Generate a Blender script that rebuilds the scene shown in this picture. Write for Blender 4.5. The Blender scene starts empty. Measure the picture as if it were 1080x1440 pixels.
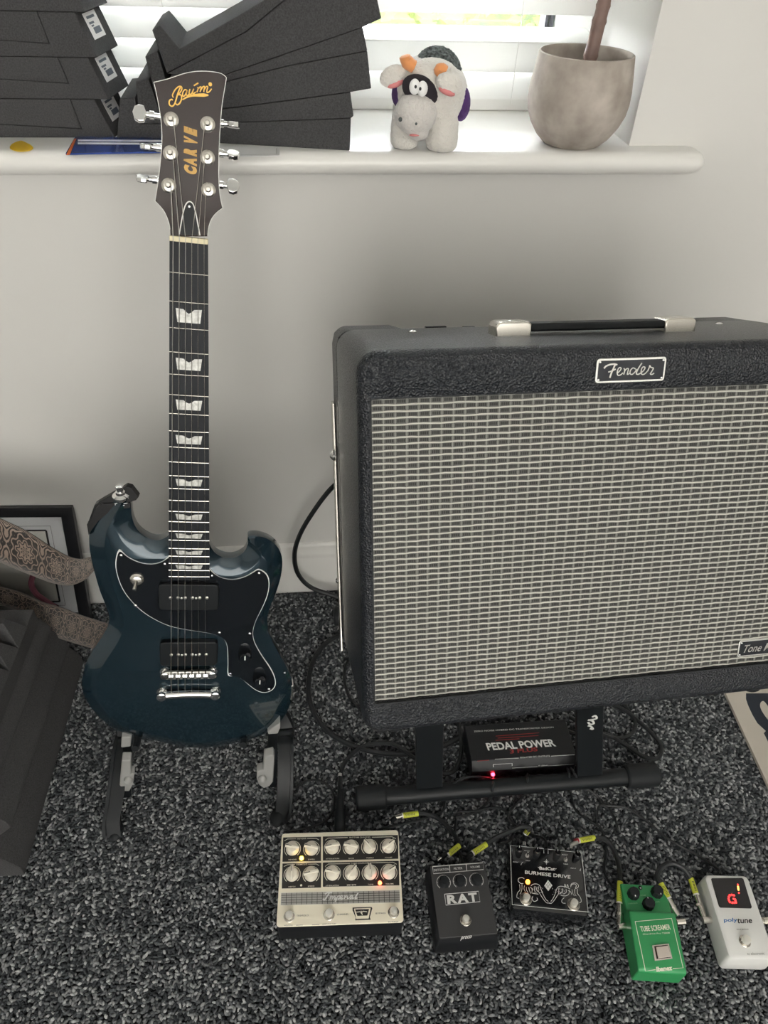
import bpy, bmesh, math, random
from mathutils import Matrix, Vector
random.seed(7)
scn = bpy.context.scene
col = scn.collection
# ------------------------------------------------------------------ camera (all working units are centimetres)
F_PX, YAW, PITCH, ROLL, CAM_D, CAM_H = 1024.98, 0.1266, 0.7250, 0.0392, 114.72, 123.96
CAM = Vector((0, -CAM_D, CAM_H))
fw = Vector((math.sin(YAW)*math.cos(PITCH), math.cos(YAW)*math.cos(PITCH), -math.sin(PITCH)))
r0 = Vector((math.cos(YAW), -math.sin(YAW), 0)); u0 = r0.cross(fw)
rt = math.cos(ROLL)*r0 + math.sin(ROLL)*u0
up = -math.sin(ROLL)*r0 + math.cos(ROLL)*u0
cd = bpy.data.cameras.new('camera'); cam = bpy.data.objects.new('camera', cd); col.objects.link(cam)
cd.sensor_fit = 'VERTICAL'; cd.sensor_height = 36; cd.lens = 36*F_PX/1440; cd.clip_start = 0.02
mw = Matrix((rt, up, -fw)).transposed().to_4x4(); mw.translation = CAM*0.01
cam.matrix_world = mw
scn.camera = cam
# ------------------------------------------------------------------ sky, lights, exposure
w = bpy.data.worlds.new('overcast_sky'); scn.world = w; w.use_nodes = True
bg = w.node_tree.nodes['Background']; bg.inputs[0].default_value = (0.93, 0.97, 1.0, 1); bg.inputs[1].default_value = 19
def area(name, loc, rot, sx, sy, power, colr):
    l = bpy.data.lights.new(name, 'AREA'); l.shape = 'RECTANGLE'; l.size = sx; l.size_y = sy; l.energy = power; l.color = colr
    o = bpy.data.objects.new(name, l); col.objects.link(o); o.location = loc; o.rotation_euler = rot; return o
# daylight from the window in the wall behind the photographer, at the plane of that wall
area('window_back_offscreen', (0.2, -3.19, 1.25), (math.radians(90), 0, math.radians(180)), 2.2, 1.9, 41, (1.0, 0.985, 0.955))
vs = scn.view_settings
vs.view_transform = 'Standard'; vs.look = 'None'; vs.gamma = 1; vs.use_curve_mapping = False; vs.exposure = 1.22

# ------------------------------------------------------------------ photo pixel -> place helpers
def ray(px): return fw + (px[0]-540)/F_PX*rt - (px[1]-720)/F_PX*up
def hitz(px, z): d = ray(px); return CAM + d*((z-CAM_H)/d.z)
def hity(px, y): d = ray(px); return CAM + d*((y+CAM_D)/d.y)
def to_local(px, M, axis, val):
    Mi = M.inverted(); o = Mi @ CAM; d = Mi.to_3x3() @ ray(px)
    return o + d*((val-o[axis])/d[axis])
def frame(loc, yaw=0, tilt=0, roll=0):
    m = Matrix.Rotation(yaw, 4, 'Z') @ Matrix.Rotation(tilt, 4, 'X') @ Matrix.Rotation(roll, 4, 'Y')
    m.translation = Vector(loc); return m

# ------------------------------------------------------------------ materials
def mat(name, colr, rough=.5, metal=0, spec=.5, coat=0, bump=None, var=None, emit=None, trans=0, sheen=0, stretch=None):
    m = bpy.data.materials.new(name); m.use_nodes = True; nt = m.node_tree; b = nt.nodes['Principled BSDF']
    c4 = (colr[0], colr[1], colr[2], 1)
    b.inputs['Base Color'].default_value = c4; b.inputs['Roughness'].default_value = rough; b.inputs['Metallic'].default_value = metal
    b.inputs['Specular IOR Level'].default_value = spec; b.inputs['Coat Weight'].default_value = coat; b.inputs['Coat Roughness'].default_value = .05
    b.inputs['Sheen Weight'].default_value = sheen
    if emit: b.inputs['Emission Color'].default_value = (*emit[0], 1); b.inputs['Emission Strength'].default_value = emit[1]
    tc = nt.nodes.new('ShaderNodeTexCoord'); src = tc.outputs['Object']
    if stretch:
        mp = nt.nodes.new('ShaderNodeMapping'); mp.inputs['Scale'].default_value = stretch; nt.links.new(src, mp.inputs[0]); src = mp.outputs[0]
    if var:
        n = nt.nodes.new('ShaderNodeTexNoise'); n.inputs['Scale'].default_value = var[0]; n.inputs['Detail'].default_value = 4; nt.links.new(src, n.inputs['Vector'])
        r = nt.nodes.new('ShaderNodeValToRGB'); r.color_ramp.elements[0].position = .3; r.color_ramp.elements[1].position = .7
        a = var[1]; c2 = var[2] if len(var) > 2 else None
        r.color_ramp.elements[0].color = tuple(x*(1-a) for x in colr)+(1,)
        r.color_ramp.elements[1].color = (*(c2 if c2 else tuple(min(1, x*(1+a)) for x in colr)), 1)
        nt.links.new(n.outputs['Fac'], r.inputs[0]); nt.links.new(r.outputs[0], b.inputs['Base Color'])
    if bump:
        if bump[0] == 'voronoi':
            n = nt.nodes.new('ShaderNodeTexVoronoi'); n.inputs['Scale'].default_value = bump[1]; out = n.outputs['Distance']
        else:
            n = nt.nodes.new('ShaderNodeTexNoise'); n.inputs['Scale'].default_value = bump[1]; n.inputs['Detail'].default_value = 5; out = n.outputs['Fac']
        nt.links.new(src, n.inputs['Vector'])
        bp = nt.nodes.new('ShaderNodeBump'); bp.inputs['Strength'].default_value = bump[2]; bp.inputs['Distance'].default_value = bump[3] if len(bump) > 3 else .001
        nt.links.new(out, bp.inputs['Height']); nt.links.new(bp.outputs[0], b.inputs['Normal'])
    return m
M = {}
M['wall'] = mat('wall_paint', (.68, .67, .645), .75, bump=('noise', 60, .06))
M['gloss_white'] = mat('white_gloss_paint', (.80, .79, .76), .28, bump=('noise', 20, .05))
M['skirting'] = mat('skirting_paint', (.74, .73, .70), .38)
M['upvc'] = mat('white_upvc', (.82, .82, .80), .3)
M['gasket'] = mat('dark_gasket', (.02, .02, .025), .5)
M['ceiling'] = mat('ceiling_paint', (.80, .80, .78), .8)
M['backing'] = mat('carpet_backing', (.018, .020, .023), .9, var=(400, .5))
M['tolex'] = mat('black_tolex', (.010, .012, .016), .33, spec=.42, bump=('voronoi', 480, .8, .0014))
M['cloth'] = mat('grille_cloth', (.13, .13, .12), .8, bump=('noise', 900, .3))
M['silver'] = mat('silver_thread', (.62, .61, .56), .45, spec=.6)
M['thread'] = mat('grey_thread', (.30, .30, .275), .6)
M['dash'] = mat('black_thread', (.030, .030, .028), .8)
M['chrome'] = mat('chrome', (.86, .86, .85), .10, metal=1)
M['nickel'] = mat('nickel', (.72, .69, .63), .25, metal=1)
M['steel'] = mat('brushed_steel', (.60, .59, .56), .32, metal=1)
M['satin'] = mat('satin_metal', (.88, .86, .80), .48, metal=.8)
M['rubber'] = mat('black_rubber', (.011, .013, .015), .6, spec=.3)
M['black_metal'] = mat('black_powder_coat', (.009, .011, .013), .45, spec=.3)
M['black_gloss'] = mat('black_gloss', (.010, .011, .013), .12, coat=.6)
M['plastic'] = mat('black_plastic', (.007, .009, .011), .38, spec=.3)
M['cable'] = mat('cable_sheath', (.010, .012, .014), .45)
M['black_paint'] = mat('black_enclosure_paint', (.010, .011, .013), .42, spec=.35, bump=('noise', 900, .08))
M['foam'] = mat('charcoal_acoustic_foam', (.066, .066, .068), .95, spec=.15, bump=('noise', 700, .5, .0015), var=(500, .25))
M['label_white'] = mat('white_sticker', (.80, .80, .80), .5)
M['ink'] = mat('black_ink', (.015, .015, .018), .6)
M['ink_blue'] = mat('blue_ink', (.03, .10, .33), .5)
M['print_white'] = mat('white_print', (.72, .72, .70), .5)
M['print_cream'] = mat('cream_print', (.80, .78, .66), .5)
M['print_red'] = mat('red_print', (.28, .02, .02), .5)
M['yellow'] = mat('yellow_heatshrink', (.52, .56, .05), .45)
# ------------------------------------------------------------------ mesh builder
class MB:
    def __init__(s, T=None): s.v = []; s.f = []; s.T = T
    def add(s, vs, fs):
        n = len(s.v)
        for p in vs:
            p = Vector(p); s.v.append(s.T @ p if s.T else p)
        for q in fs: s.f.append([i+n for i in q])
        return s
    def box(s, x0, x1, y0, y1, z0, z1):
        return s.add([(x, y, z) for x in (x0, x1) for y in (y0, y1) for z in (z0, z1)],
                     [(0, 1, 3, 2), (4, 6, 7, 5), (0, 4, 5, 1), (2, 3, 7, 6), (0, 2, 6, 4), (1, 5, 7, 3)])
    def loft(s, loops, cap0=True, cap1=True, closed=True, tess=False):
        n = len(loops[0]); vs = [p for l in loops for p in l]; fs = []
        for k in range(len(loops)-1):
            for i in range(n if closed else n-1):
                j = (i+1) % n; fs.append((k*n+i, k*n+j, (k+1)*n+j, (k+1)*n+i))
        if tess:
            from mathutils.geometry import tessellate_polygon
            for k in (0, len(loops)-1):
                for t in tessellate_polygon([[Vector(p) for p in loops[k]]]): fs.append(tuple(k*n+i for i in t))
            cap0 = cap1 = False
        if cap0: fs.append(tuple(range(n))[::-1])
        if cap1: fs.append(tuple((len(loops)-1)*n+i for i in range(n)))
        return s.add(vs, fs)
    def prism(s, poly, a, b, ax='z'):
        def P(p, h): return {'z': (p[0], p[1], h), 'y': (p[0], h, p[1]), 'x': (h, p[0], p[1])}[ax]
        return s.loft([[P(p, a) for p in poly], [P(p, b) for p in poly]])
    def tube(s, pts, r, n=8, caps=True):
        pts = [Vector(p) for p in pts]; k = len(pts)
        rs = r if isinstance(r, (list, tuple)) else [r]*k
        tans = [(pts[min(i+1, k-1)]-pts[max(i-1, 0)]).normalized() for i in range(k)]
        t0 = tans[0]; a = Vector((0, 0, 1)) if abs(t0.z) < .9 else Vector((1, 0, 0))
        nn = t0.cross(a).normalized(); loops = []
        for i in range(k):
            t = tans[i]; nn = (nn - t*nn.dot(t)).normalized(); bb = t.cross(nn)
            loops.append([pts[i]+(nn*math.cos(2*math.pi*j/n)+bb*math.sin(2*math.pi*j/n))*rs[i] for j in range(n)])
        return s.loft(loops, caps, caps)
    def lathe(s, prof, c=(0, 0, 0), ax=(0, 0, 1), n=24, cap0=True, cap1=True):
        ax = Vector(ax).normalized(); a = Vector((1, 0, 0)) if abs(ax.x) < .9 else Vector((0, 1, 0))
        u = ax.cross(a).normalized(); v = ax.cross(u); c = Vector(c)
        return s.loft([[c+ax*h+(u*math.cos(2*math.pi*j/n)+v*math.sin(2*math.pi*j/n))*r for j in range(n)] for r, h in prof], cap0, cap1)
    def ball(s, c, r, nu=20, nv=12, R=None):
        c = Vector(c); loops = []
        r = (r, r, r) if not isinstance(r, (tuple, list)) else r
        for k in range(nv+1):
            t = -math.pi/2+math.pi*k/nv; ct = max(math.cos(t), .02)
            l = []
            for j in range(nu):
                p = Vector((r[0]*ct*math.cos(2*math.pi*j/nu), r[1]*ct*math.sin(2*math.pi*j/nu), r[2]*math.sin(t)))
                l.append(c+(R @ p if R else p))
            loops.append(l)
        return s.loft(loops)
    def build(s, name, m, parent=None, smooth=True, bevel=0, seg=2, angle=35, recalc=True):
        me = bpy.data.meshes.new(name); me.from_pydata([tuple(p*.01) for p in s.v], [], s.f)
        if recalc:
            bm = bmesh.new(); bm.from_mesh(me); bmesh.ops.recalc_face_normals(bm, faces=bm.faces); bm.to_mesh(me); bm.free()
        me.materials.append(M[m] if isinstance(m, str) else m)
        if smooth:
            for p in me.polygons: p.use_smooth = True
            me.set_sharp_from_angle(angle=math.radians(angle))
        o = bpy.data.objects.new(name, me); col.objects.link(o)
        if parent: o.parent = parent
        if bevel:
            b = o.modifiers.new('bevel', 'BEVEL'); b.width = bevel*.01; b.segments = seg; b.limit_method = 'ANGLE'; b.angle_limit = math.radians(40)
        return o
def tag(o, label=None, cat=None, group=None, kind=None):
    if label: o['label'] = label
    if cat: o['category'] = cat
    if group: o['group'] = group
    if kind: o['kind'] = kind
    return o
def thing(name, label, cat, Mx=None, group=None, kind=None):
    o = bpy.data.objects.new(name, None); col.objects.link(o); o.empty_display_size = .05
    if Mx is not None:
        m = Mx.copy(); m.translation = Mx.translation*.01; o.matrix_world = m
    return tag(o, label, cat, group, kind)
def smooth(pts, n=8, closed=False):
    pts = [Vector(p) for p in pts]; k = len(pts); out = []
    rng = range(k) if closed else range(k-1)
    for i in rng:
        if closed: p0, p1, p2, p3 = pts[(i-1) % k], pts[i], pts[(i+1) % k], pts[(i+2) % k]
        else: p0, p1, p2, p3 = pts[max(i-1, 0)], pts[i], pts[i+1], pts[min(i+2, k-1)]
        for j in range(n):
            t = j/n; t2 = t*t; t3 = t2*t
            out.append(.5*((2*p1)+(p2-p0)*t+(2*p0-5*p1+4*p2-p3)*t2+(3*p1-p0-3*p2+p3)*t3))
    if not closed: out.append(pts[-1])
    return out
def rrect(x0, x1, y0, y1, r, n=5):
    out = []
    for cx, cy, a in ((x1-r, y1-r, 0), (x0+r, y1-r, 90), (x0+r, y0+r, 180), (x1-r, y0+r, 270)):
        for i in range(n+1):
            t = math.radians(a+90*i/n); out.append((cx+r*math.cos(t), cy+r*math.sin(t)))
    return out
def conv(pts, sc, ox, oy): return [(ox+x/sc, oy+y/sc) for x, y in pts]
# flat ribbon stroke on a plane; mapf(2d)->3d, nrm: outward normal
def stroke(mb, pts, width, nrm, th=.02, taper=False):
    pts = [Vector(p) for p in pts]; nrm = Vector(nrm); k = len(pts); loops = []
    for i in range(k):
        t = (pts[min(i+1, k-1)]-pts[max(i-1, 0)]).normalized(); sd = t.cross(nrm).normalized()
        ww = width[i] if isinstance(width, (list, tuple)) else width
        if taper and not isinstance(width, (list, tuple)): ww *= .45+.55*math.sin(math.pi*(i+.5)/k)
        loops.append([pts[i]-sd*ww/2, pts[i]+sd*ww/2, pts[i]+sd*ww/2+nrm*th, pts[i]-sd*ww/2+nrm*th])
    mb.loft(loops)
_fc = {}
def text_raw(s, bold=0.0):
    key = (s, bold)
    if key not in _fc:
        cu = bpy.data.curves.new('t', 'FONT'); cu.body = s; cu.offset = bold; cu.resolution_u = 3; cu.fill_mode = 'FRONT'
        ob = bpy.data.objects.new('t', cu); col.objects.link(ob)
        dg = bpy.context.evaluated_depsgraph_get(); me = bpy.data.meshes.new_from_object(ob.evaluated_get(dg))
        vs = [v.co.copy() for v in me.vertices]; fs = [tuple(p.vertices) for p in me.polygons]
        bpy.data.objects.remove(ob); bpy.data.curves.remove(cu); bpy.data.meshes.remove(me); _fc[key] = (vs, fs)
    return _fc[key]
def text3(mb, s, A, B, T, nrm=(0, 0, 0), bold=0.0, lift=0.0):
    """letters between baseline points A (left) and B (right), cap height towards T"""
    vs, fs = text_raw(s, bold); A, B, T, nrm = Vector(A), Vector(B), Vector(T), Vector(nrm)
    x0 = min(v.x for v in vs); x1 = max(v.x for v in vs); y1 = max(v.y for v in vs)
    mb.add([A+(B-A)*((v.x-x0)/(x1-x0))+(T-A)*(v.y/y1)+nrm*lift for v in vs], fs)
# ================================================================== the room
SILL = 93.4
def struct(mb, name, m, **k): return tag(mb.build(name, m, **k), kind='structure')
o = MB().box(-190, 160, -320, 0, -3, -.55); struct(o, 'floor', 'backing', smooth=False)
wl = MB(); XO0, XO1, ZT = -112, 49.7, 215
wl.box(-190, 160, 0, 32, -3, 90.2); wl.box(-190, XO0, 0, 32, 90.2, ZT); wl.box(XO1, 160, 0, 32, 90.2, ZT); wl.box(-190, 160, 0, 32, ZT, 242)
struct(wl, 'wall_front', 'wall', smooth=False)
struct(MB().box(-200, -190, -320, 32, -3, 242), 'wall_left', 'wall', smooth=False)
struct(MB().box(160, 170, -320, 32, -3, 242), 'wall_right', 'wall', smooth=False)
wb = MB().box(-190, 160, -332, -320, -3, 242)
struct(wb, 'wall_back', 'wall', smooth=False)
struct(MB().box(-200, 170, -332, 32, 242, 250), 'ceiling', 'ceiling', smooth=False)
# skirting board: flat face, stepped ogee top
prof = [(0, 0), (-1.6, 0), (-1.6, 9.8), (-1.35, 10.2), (-1.35, 10.9), (-1.15, 11.8), (-.75, 12.6), (-.7, 13.2), (-.5, 13.9), (0, 14.1)]
sk = MB(); sk.loft([[(x, y, z-.4) for y, z in prof] for x in (-190, 160)]); struct(sk, 'baseboard_front', 'skirting', angle=60)
# sill with bull-nose front and rounded end
sl = MB(); nose = [(0, SILL), (-2.6, SILL)]+[(-2.6-1.6*math.sin(t), SILL-1.6+1.6*math.cos(t)) for t in [math.pi*k/10 for k in range(1, 10)]]+[(-2.6, 90.2), (0, 90.2)]
lo = []
for x, sc in ((-124, 1), (58.6, 1), (59.5, .93), (60.1, .8), (60.4, .55)):
    lo.append([(x, y*(.72+.28*sc) if y < 0 else y, 91.8+(z-91.8)*sc) for y, z in nose])
sl.loft(lo); sl.box(XO0, XO1, 0, 32, 90.25, SILL); struct(sl, 'trim_1', 'gloss_white', angle=50)
# ---------- window behind the blind
YW = 26
win = tag(thing('window_1', None, None), kind='structure')
fr = MB(); fr.box(XO0, XO1, YW, YW+5, SILL, 97.5); fr.box(XO0, XO1, YW, YW+5, 209, ZT); fr.box(XO0, XO0+6, YW, YW+5, 97.5, 209)
XR = hity((784, 28), YW).x
fr.box(XR, XO1, YW, YW+5, 97.5, 209); fr.box(-5, 5, YW, YW+5, 97.5, 209)
fr.build('window_frame', 'upvc', win, bevel=.4)
for a, b in (((770, 28), (773, 28)), ((776, 28), (782, 28))):
    MB().box(hity(a, YW).x, hity(b, YW).x, YW+1.2, YW+4.5, 97.5, 209).build('gasket', 'gasket', win, smooth=False)
gl = bpy.data.materials.new('window_glass'); gl.use_nodes = True; nt = gl.node_tree; nt.nodes.clear()
to = nt.nodes.new('ShaderNodeOutputMaterial'); mx = nt.nodes.new('ShaderNodeMixShader'); tr = nt.nodes.new('ShaderNodeBsdfTransparent'); gs = nt.nodes.new('ShaderNodeBsdfGlossy')
gs.inputs['Roughness'].default_value = 0; fz = nt.nodes.new('ShaderNodeFresnel'); fz.inputs[0].default_value = 1.45
nt.links.new(fz.outputs[0], mx.inputs[0]); nt.links.new(tr.outputs[0], mx.inputs[1]); nt.links.new(gs.outputs[0], mx.inputs[2]); nt.links.new(mx.outputs[0], to.inputs[0])
for a, b in ((XO0+6, -5), (5, XR)): MB().box(a, b, YW+2.2, YW+2.6, 97.5, 209).build('pane', gl, win, smooth=False)
# ---------- venetian blind
bl = bpy.data.materials.new('white_blind_slat'); bl.use_nodes = True; nt = bl.node_tree; b = nt.nodes['Principled BSDF']
b.inputs['Base Color'].default_value = (.84, .84, .82, 1); b.inputs['Roughness'].default_value = .4
tl = nt.nodes.new('ShaderNodeBsdfTranslucent'); tl.inputs[0].default_value = (.85, .86, .85, 1)
mx = nt.nodes.new('ShaderNodeMixShader'); mx.inputs[0].default_value = .2
nt.links.new(b.outputs[0], mx.inputs[1]); nt.links.new(tl.outputs[0], mx.inputs[2]); nt.links.new(mx.outputs[0], nt.nodes['Material Output'].inputs[0])
def slat(bd, inv, X0, X1, y0, z0, y1, z1):
    d = Vector((0, y1-y0, z1-z0)); n = Vector((0, -d.z, d.y)).normalized(); lo = []
    for x in (X0, X1):
        l = []
        for t, h in ((0, 0), (.25, .18), (.5, .24), (.75, .18), (1, 0)): l.append(Vector((x, y0, z0))+d*t+n*(h-.11))
        for t, h in ((1, 0), (.75, .18), (.5, .24), (.25, .18), (0, 0)): l.append(Vector((x, y0, z0))+d*t+n*(h+.11))
        lo.append(l)
    MB(inv).loft(lo).build('slat', bl, bd)
def blind(label, X0, X1, gap, cords):
    cx = (X0+X1)/2; bd = thing('venetian_blind', label, 'blind', frame((cx, 21, SILL))); inv = Matrix.Translation((-cx, -21, -SILL))
    MB(inv).box(X0, X1, 20.3, 24, SILL, SILL+2.0).build('bottom_rail', 'upvc', bd, bevel=.25)
    MB(inv).box(X0, X1, 19.5, 25, 209, 214).build('head_rail', 'upvc', bd, bevel=.2)
    for k in range(29):
        z = 95.15+3.98*k
        if gap and k == 2: slat(bd, inv, X0+.3, X1-.3, 20.3, z+.2, 25.0, z+1.6)
        else: slat(bd, inv, X0+.3, X1-.3, 20.3, z, 21.6, z+4.55)
    for x in cords: MB(inv).tube([(x, 20.1, SILL+1), (x, 20.1, 210)], .07, 6).build('ladder_cord', 'upvc', bd)
blind('white venetian blind fully closed behind the two foam stacks', -110, 2.2, False, (-92, -19.3))
blind('white venetian blind with one slat open behind the plush cow and plant pot', 2.8, 48.6, True, (36,))
# ---------- outside: paved yard and hedge
M['grass'] = mat('pale_paving', (.62, .61, .58), .9, var=(3, .1))
M['leaf'] = mat('hedge_leaf', (.018, .042, .004), .7, var=(9, .6, (.085, .105, .014)))
struct(MB().box(-800, 1000, 34, 2500, -32, -30), 'ground_outside', 'grass', smooth=False)
hg = thing('garden_hedge', 'leafy green garden hedge seen outside through the gap in the blind', 'hedge', frame((100, 330, -30)))
lm = MB()
for i in range(9000):
    p = Vector((random.uniform(-330, 330), random.uniform(-32, 40)+12*math.sin(i), random.uniform(0, 124)))
    a = random.uniform(0, 6.28); s_ = random.uniform(3, 6)
    u = Vector((math.cos(a), math.sin(a)*.7, random.uniform(-.6, .6))).normalized()*s_; v = Vector((random.uniform(-.5, .5), random.uniform(-.6, .2), 1)).normalized()*s_*.55
    lm.add([p-u, p-v*.8, p+u, p+v], [(0, 1, 2, 3)])
tag(lm.build('foliage', 'leaf', hg, smooth=False, recalc=False), kind='stuff')
MB().box(-325, 325, -8, 30, 0, 112).build('dense_core', 'leaf', hg, smooth=False)
# ================================================================== carpet pile
def carpet():
    x0, x1, y0, y1, p = -140, 159.5, -140, -1.9, .47
    vs = []
    j = 0; y = y0
    while y < y1:
        x = x0+(j % 2)*p*.5
        while x < x1:
            vs.append(((x+random.uniform(-.17, .17))*.01, (y+random.uniform(-.17, .17))*.01, random.uniform(-.42, -.24)*.01)); x += p
        y += p*.9; j += 1
    me = bpy.data.meshes.new('carpet'); me.from_pydata(vs, [], []); ob = bpy.data.objects.new('carpet', me); col.objects.link(ob)
    m = bpy.data.materials.new('loop_pile_yarn'); m.use_nodes = True; nt = m.node_tree; b = nt.nodes['Principled BSDF']
    b.inputs['Roughness'].default_value = .85; b.inputs['Specular IOR Level'].default_value = .25
    oi = nt.nodes.new('ShaderNodeObjectInfo'); rp = nt.nodes.new('ShaderNodeValToRGB'); cr = rp.color_ramp
    cr.elements[0].position = 0; cr.elements[0].color = (.026, .029, .033, 1); cr.elements[1].position = 1; cr.elements[1].color = (.42, .43, .435, 1)
    for ps, c in ((.35, (.052, .057, .063, 1)), (.62, (.115, .122, .129, 1)), (.85, (.22, .228, .234, 1))):
        e = cr.elements.new(ps); e.color = c
    tc = nt.nodes.new('ShaderNodeTexCoord'); nz = nt.nodes.new('ShaderNodeTexNoise'); nz.inputs['Scale'].default_value = 900; nz.inputs['Detail'].default_value = 3
    nt.links.new(tc.outputs['Object'], nz.inputs['Vector'])
    md = nt.nodes.new('ShaderNodeMath'); md.operation = 'MULTIPLY_ADD'; md.inputs[1].default_value = .5; md.inputs[2].default_value = -.25
    nt.links.new(nz.outputs['Fac'], md.inputs[0])
    ad = nt.nodes.new('ShaderNodeMath'); ad.operation = 'ADD'; nt.links.new(oi.outputs['Random'], ad.inputs[0]); nt.links.new(md.outputs[0], ad.inputs[1])
    nt.links.new(ad.outputs[0], rp.inputs[0]); nt.links.new(rp.outputs[0], b.inputs['Base Color'])
    me.materials.append(m)
    ng = bpy.data.node_groups.new('carpet_loops', 'GeometryNodeTree')
    ng.interface.new_socket('Geometry', in_out='INPUT', socket_type='NodeSocketGeometry'); ng.interface.new_socket('Geometry', in_out='OUTPUT', socket_type='NodeSocketGeometry')
    N = ng.nodes.new; L = ng.links.new
    gi = N('NodeGroupInput'); go = N('NodeGroupOutput'); mp = N('GeometryNodeMeshToPoints'); ip = N('GeometryNodeInstanceOnPoints')
    ic = N('GeometryNodeMeshIcoSphere'); ic.inputs['Radius'].default_value = .0039; ic.inputs['Subdivisions'].default_value = 2
    tg = N('GeometryNodeTransform'); tg.inputs['Scale'].default_value = (1.0, .58, .68)
    sm = N('GeometryNodeSetShadeSmooth'); st = N('GeometryNodeSetMaterial'); st.inputs['Material'].default_value = m
    L(ic.outputs['Mesh'], tg.inputs['Geometry']); L(tg.outputs[0], sm.inputs[0]); L(sm.outputs[0], st.inputs[0]); L(st.outputs[0], ip.inputs['Instance'])
    rr = N('FunctionNodeRandomValue'); rr.data_type = 'FLOAT_VECTOR'; rr.inputs[0].default_value = (-.5, -.5, 0); rr.inputs[1].default_value = (.5, .5, 6.283)
    rs = N('FunctionNodeRandomValue'); rs.data_type = 'FLOAT_VECTOR'; rs.inputs[0].default_value = (.75, .8, .8); rs.inputs[1].default_value = (1.25, 1.15, 1.2)
    L(gi.outputs[0], mp.inputs[0]); L(mp.outputs[0], ip.inputs['Points']); L(rr.outputs[0], ip.inputs['Rotation']); L(rs.outputs[0], ip.inputs['Scale']); L(ip.outputs[0], go.inputs[0])
    md = ob.modifiers.new('loops', 'NODES'); md.node_group = ng
    tag(ob, 'charcoal and grey flecked loop pile carpet covering the floor', 'carpet', kind='stuff')
carpet()
# ================================================================== amplifier on its stand
AL, AW, AD = 44.2, 56.05, 25.0
AM = frame((4.506, -69.073, 48.172), .0655, -.3735, .0274)
amp = thing('guitar_amplifier', 'black tolex combo amplifier with silver grille cloth, tilted back on a stand', 'amplifier', AM)
GX0, GX1, GZ0, GZ1 = 1.33, 54.72, 4.42, 39.57
def rl(off, y, rad, x0=0, x1=AW, z0=.15, z1=AL): return [(p[0], y, p[1]) for p in rrect(x0+off, x1-off, z0+off, z1-off, max(rad-off, .02), 6)]
cb = MB(); R_ = 2.0; lo = []
lo.append([(p[0], 1.0, p[1]) for p in rrect(GX0, GX1, GZ0, GZ1, .05, 6)])
lo.append([(p[0], .15, p[1]) for p in rrect(GX0, GX1, GZ0, GZ1, .05, 6)])
lo.append([(p[0], .03, p[1]) for p in rrect(GX0-.12, GX1+.12, GZ0-.12, GZ1+.12, .1, 6)])
lo.append(rl(1.15, .0, 2.2))
for t in (15, 30, 45, 60, 75, 90):
    a = math.radians(t); lo.append(rl(1.15*(1-math.sin(a)), 1.15*(1-math.cos(a)), 2.2))
lo += [rl(0, 19.0, 2.2), rl(.3, 19.3, 2.2)]
cb.loft(lo, True, True)
cb.build('cabinet', 'tolex', amp, angle=50)
rp = [(0.4, .3)]+[(.0, 1.5)]+[(0, AL-2.2), (.3, AL-.9), (1.2, AL-.1), (7.3, AL-.1), (8.8, AL-.5), (10, AL-1.8), (11, AL-4), (45, AL-4), (46, AL-1.8), (47.2, AL-.5), (48.7, AL-.1), (AW-1.2, AL-.1), (AW-.3, AL-.9), (AW, AL-2.2), (AW, 1.5), (AW-.4, .3)]
MB().prism(rp, 19.2, AD, 'y').build('rear_cabinet', 'tolex', amp, bevel=.5, seg=3)
for a, c in ((598, 627), (651, 667), (764, 774), (810, 818)):
    A_, B_ = to_local((a, 459), AM, 1, 20.4), to_local((c, 461), AM, 1, 20.4); x = (A_.x+B_.x)/2; zt_ = min(A_.z, AL+2); hw = (B_.x-A_.x)/2
    k = MB(); k.lathe([(.8, 0), (.75, 1.6), (.35, 2.4)], (x, 21.6, AL-4), (0, 0, 1), 12); k.box(x-hw, x+hw, 20.0, 20.8, AL-2.4, zt_)
    k.build('control_knob', 'plastic', amp, bevel=.06)
# grille cloth: woven background, silver cross threads, vertical threads, dark dashes
MB().box(GX0, GX1, .75, 1.0, GZ0, GZ1).build('grille_cloth', 'cloth', amp, smooth=False)
gs, gv, gd = MB(), MB(), MB(); CW, CH = 1.20, .672
nx = int((GX1-GX0)/CW); nz = int((GZ1-GZ0)/CH)
for j in range(nz+1):
    z = GZ0+.12+j*CH; pts = []
    for i in range(0, nx*2+2):
        x = min(GX0+i*CW/2, GX1); pts.append((x, .70+(.05 if i % 2 else -.02), z+.035*math.sin(i*.9+j*2.1)))
    lo = [[(p[0], p[1]-.02, p[2]-.085), (p[0], p[1]-.10, p[2]), (p[0], p[1]-.02, p[2]+.085), (p[0], .76, p[2])] for p in pts]
    gs.loft(lo)
for i in range(nx+1):
    x = GX0+.1+i*CW
    gv.loft([[(x-.055, .74, z), (x, .655, z), (x+.055, .74, z)] for z in (GZ0, GZ1)])
for j in range(nz):
    for i in range(nx):
        x = GX0+.1+i*CW+.2; z = GZ0+.12+j*CH+.17
        for q in range(4):
            xx = x+q*.215+random.uniform(-.01, .01)
            gd.add([(xx, .735, z), (xx+.185, .735, z), (xx+.185, .735, z+.33), (xx, .735, z+.33)], [(0, 1, 2, 3)])
gs.build('cross_threads', 'silver', amp, angle=60)['kind'] = 'stuff'
gv.build('vertical_threads', 'thread', amp)['kind'] = 'stuff'
gd.build('dark_weave', 'dash', amp, smooth=False, recalc=False)['kind'] = 'stuff'
MB().loft([[(p[0], y, p[1]) for p in rrect(GX0-.12+o_, GX1+.12-o_, GZ0-.12+o_, GZ1+.12-o_, .1, 2)] for o_, y in ((0, .3), (0, .05), (.16, .05), (.16, .3))], False, False).build('grille_piping', 'rubber', amp)
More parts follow.
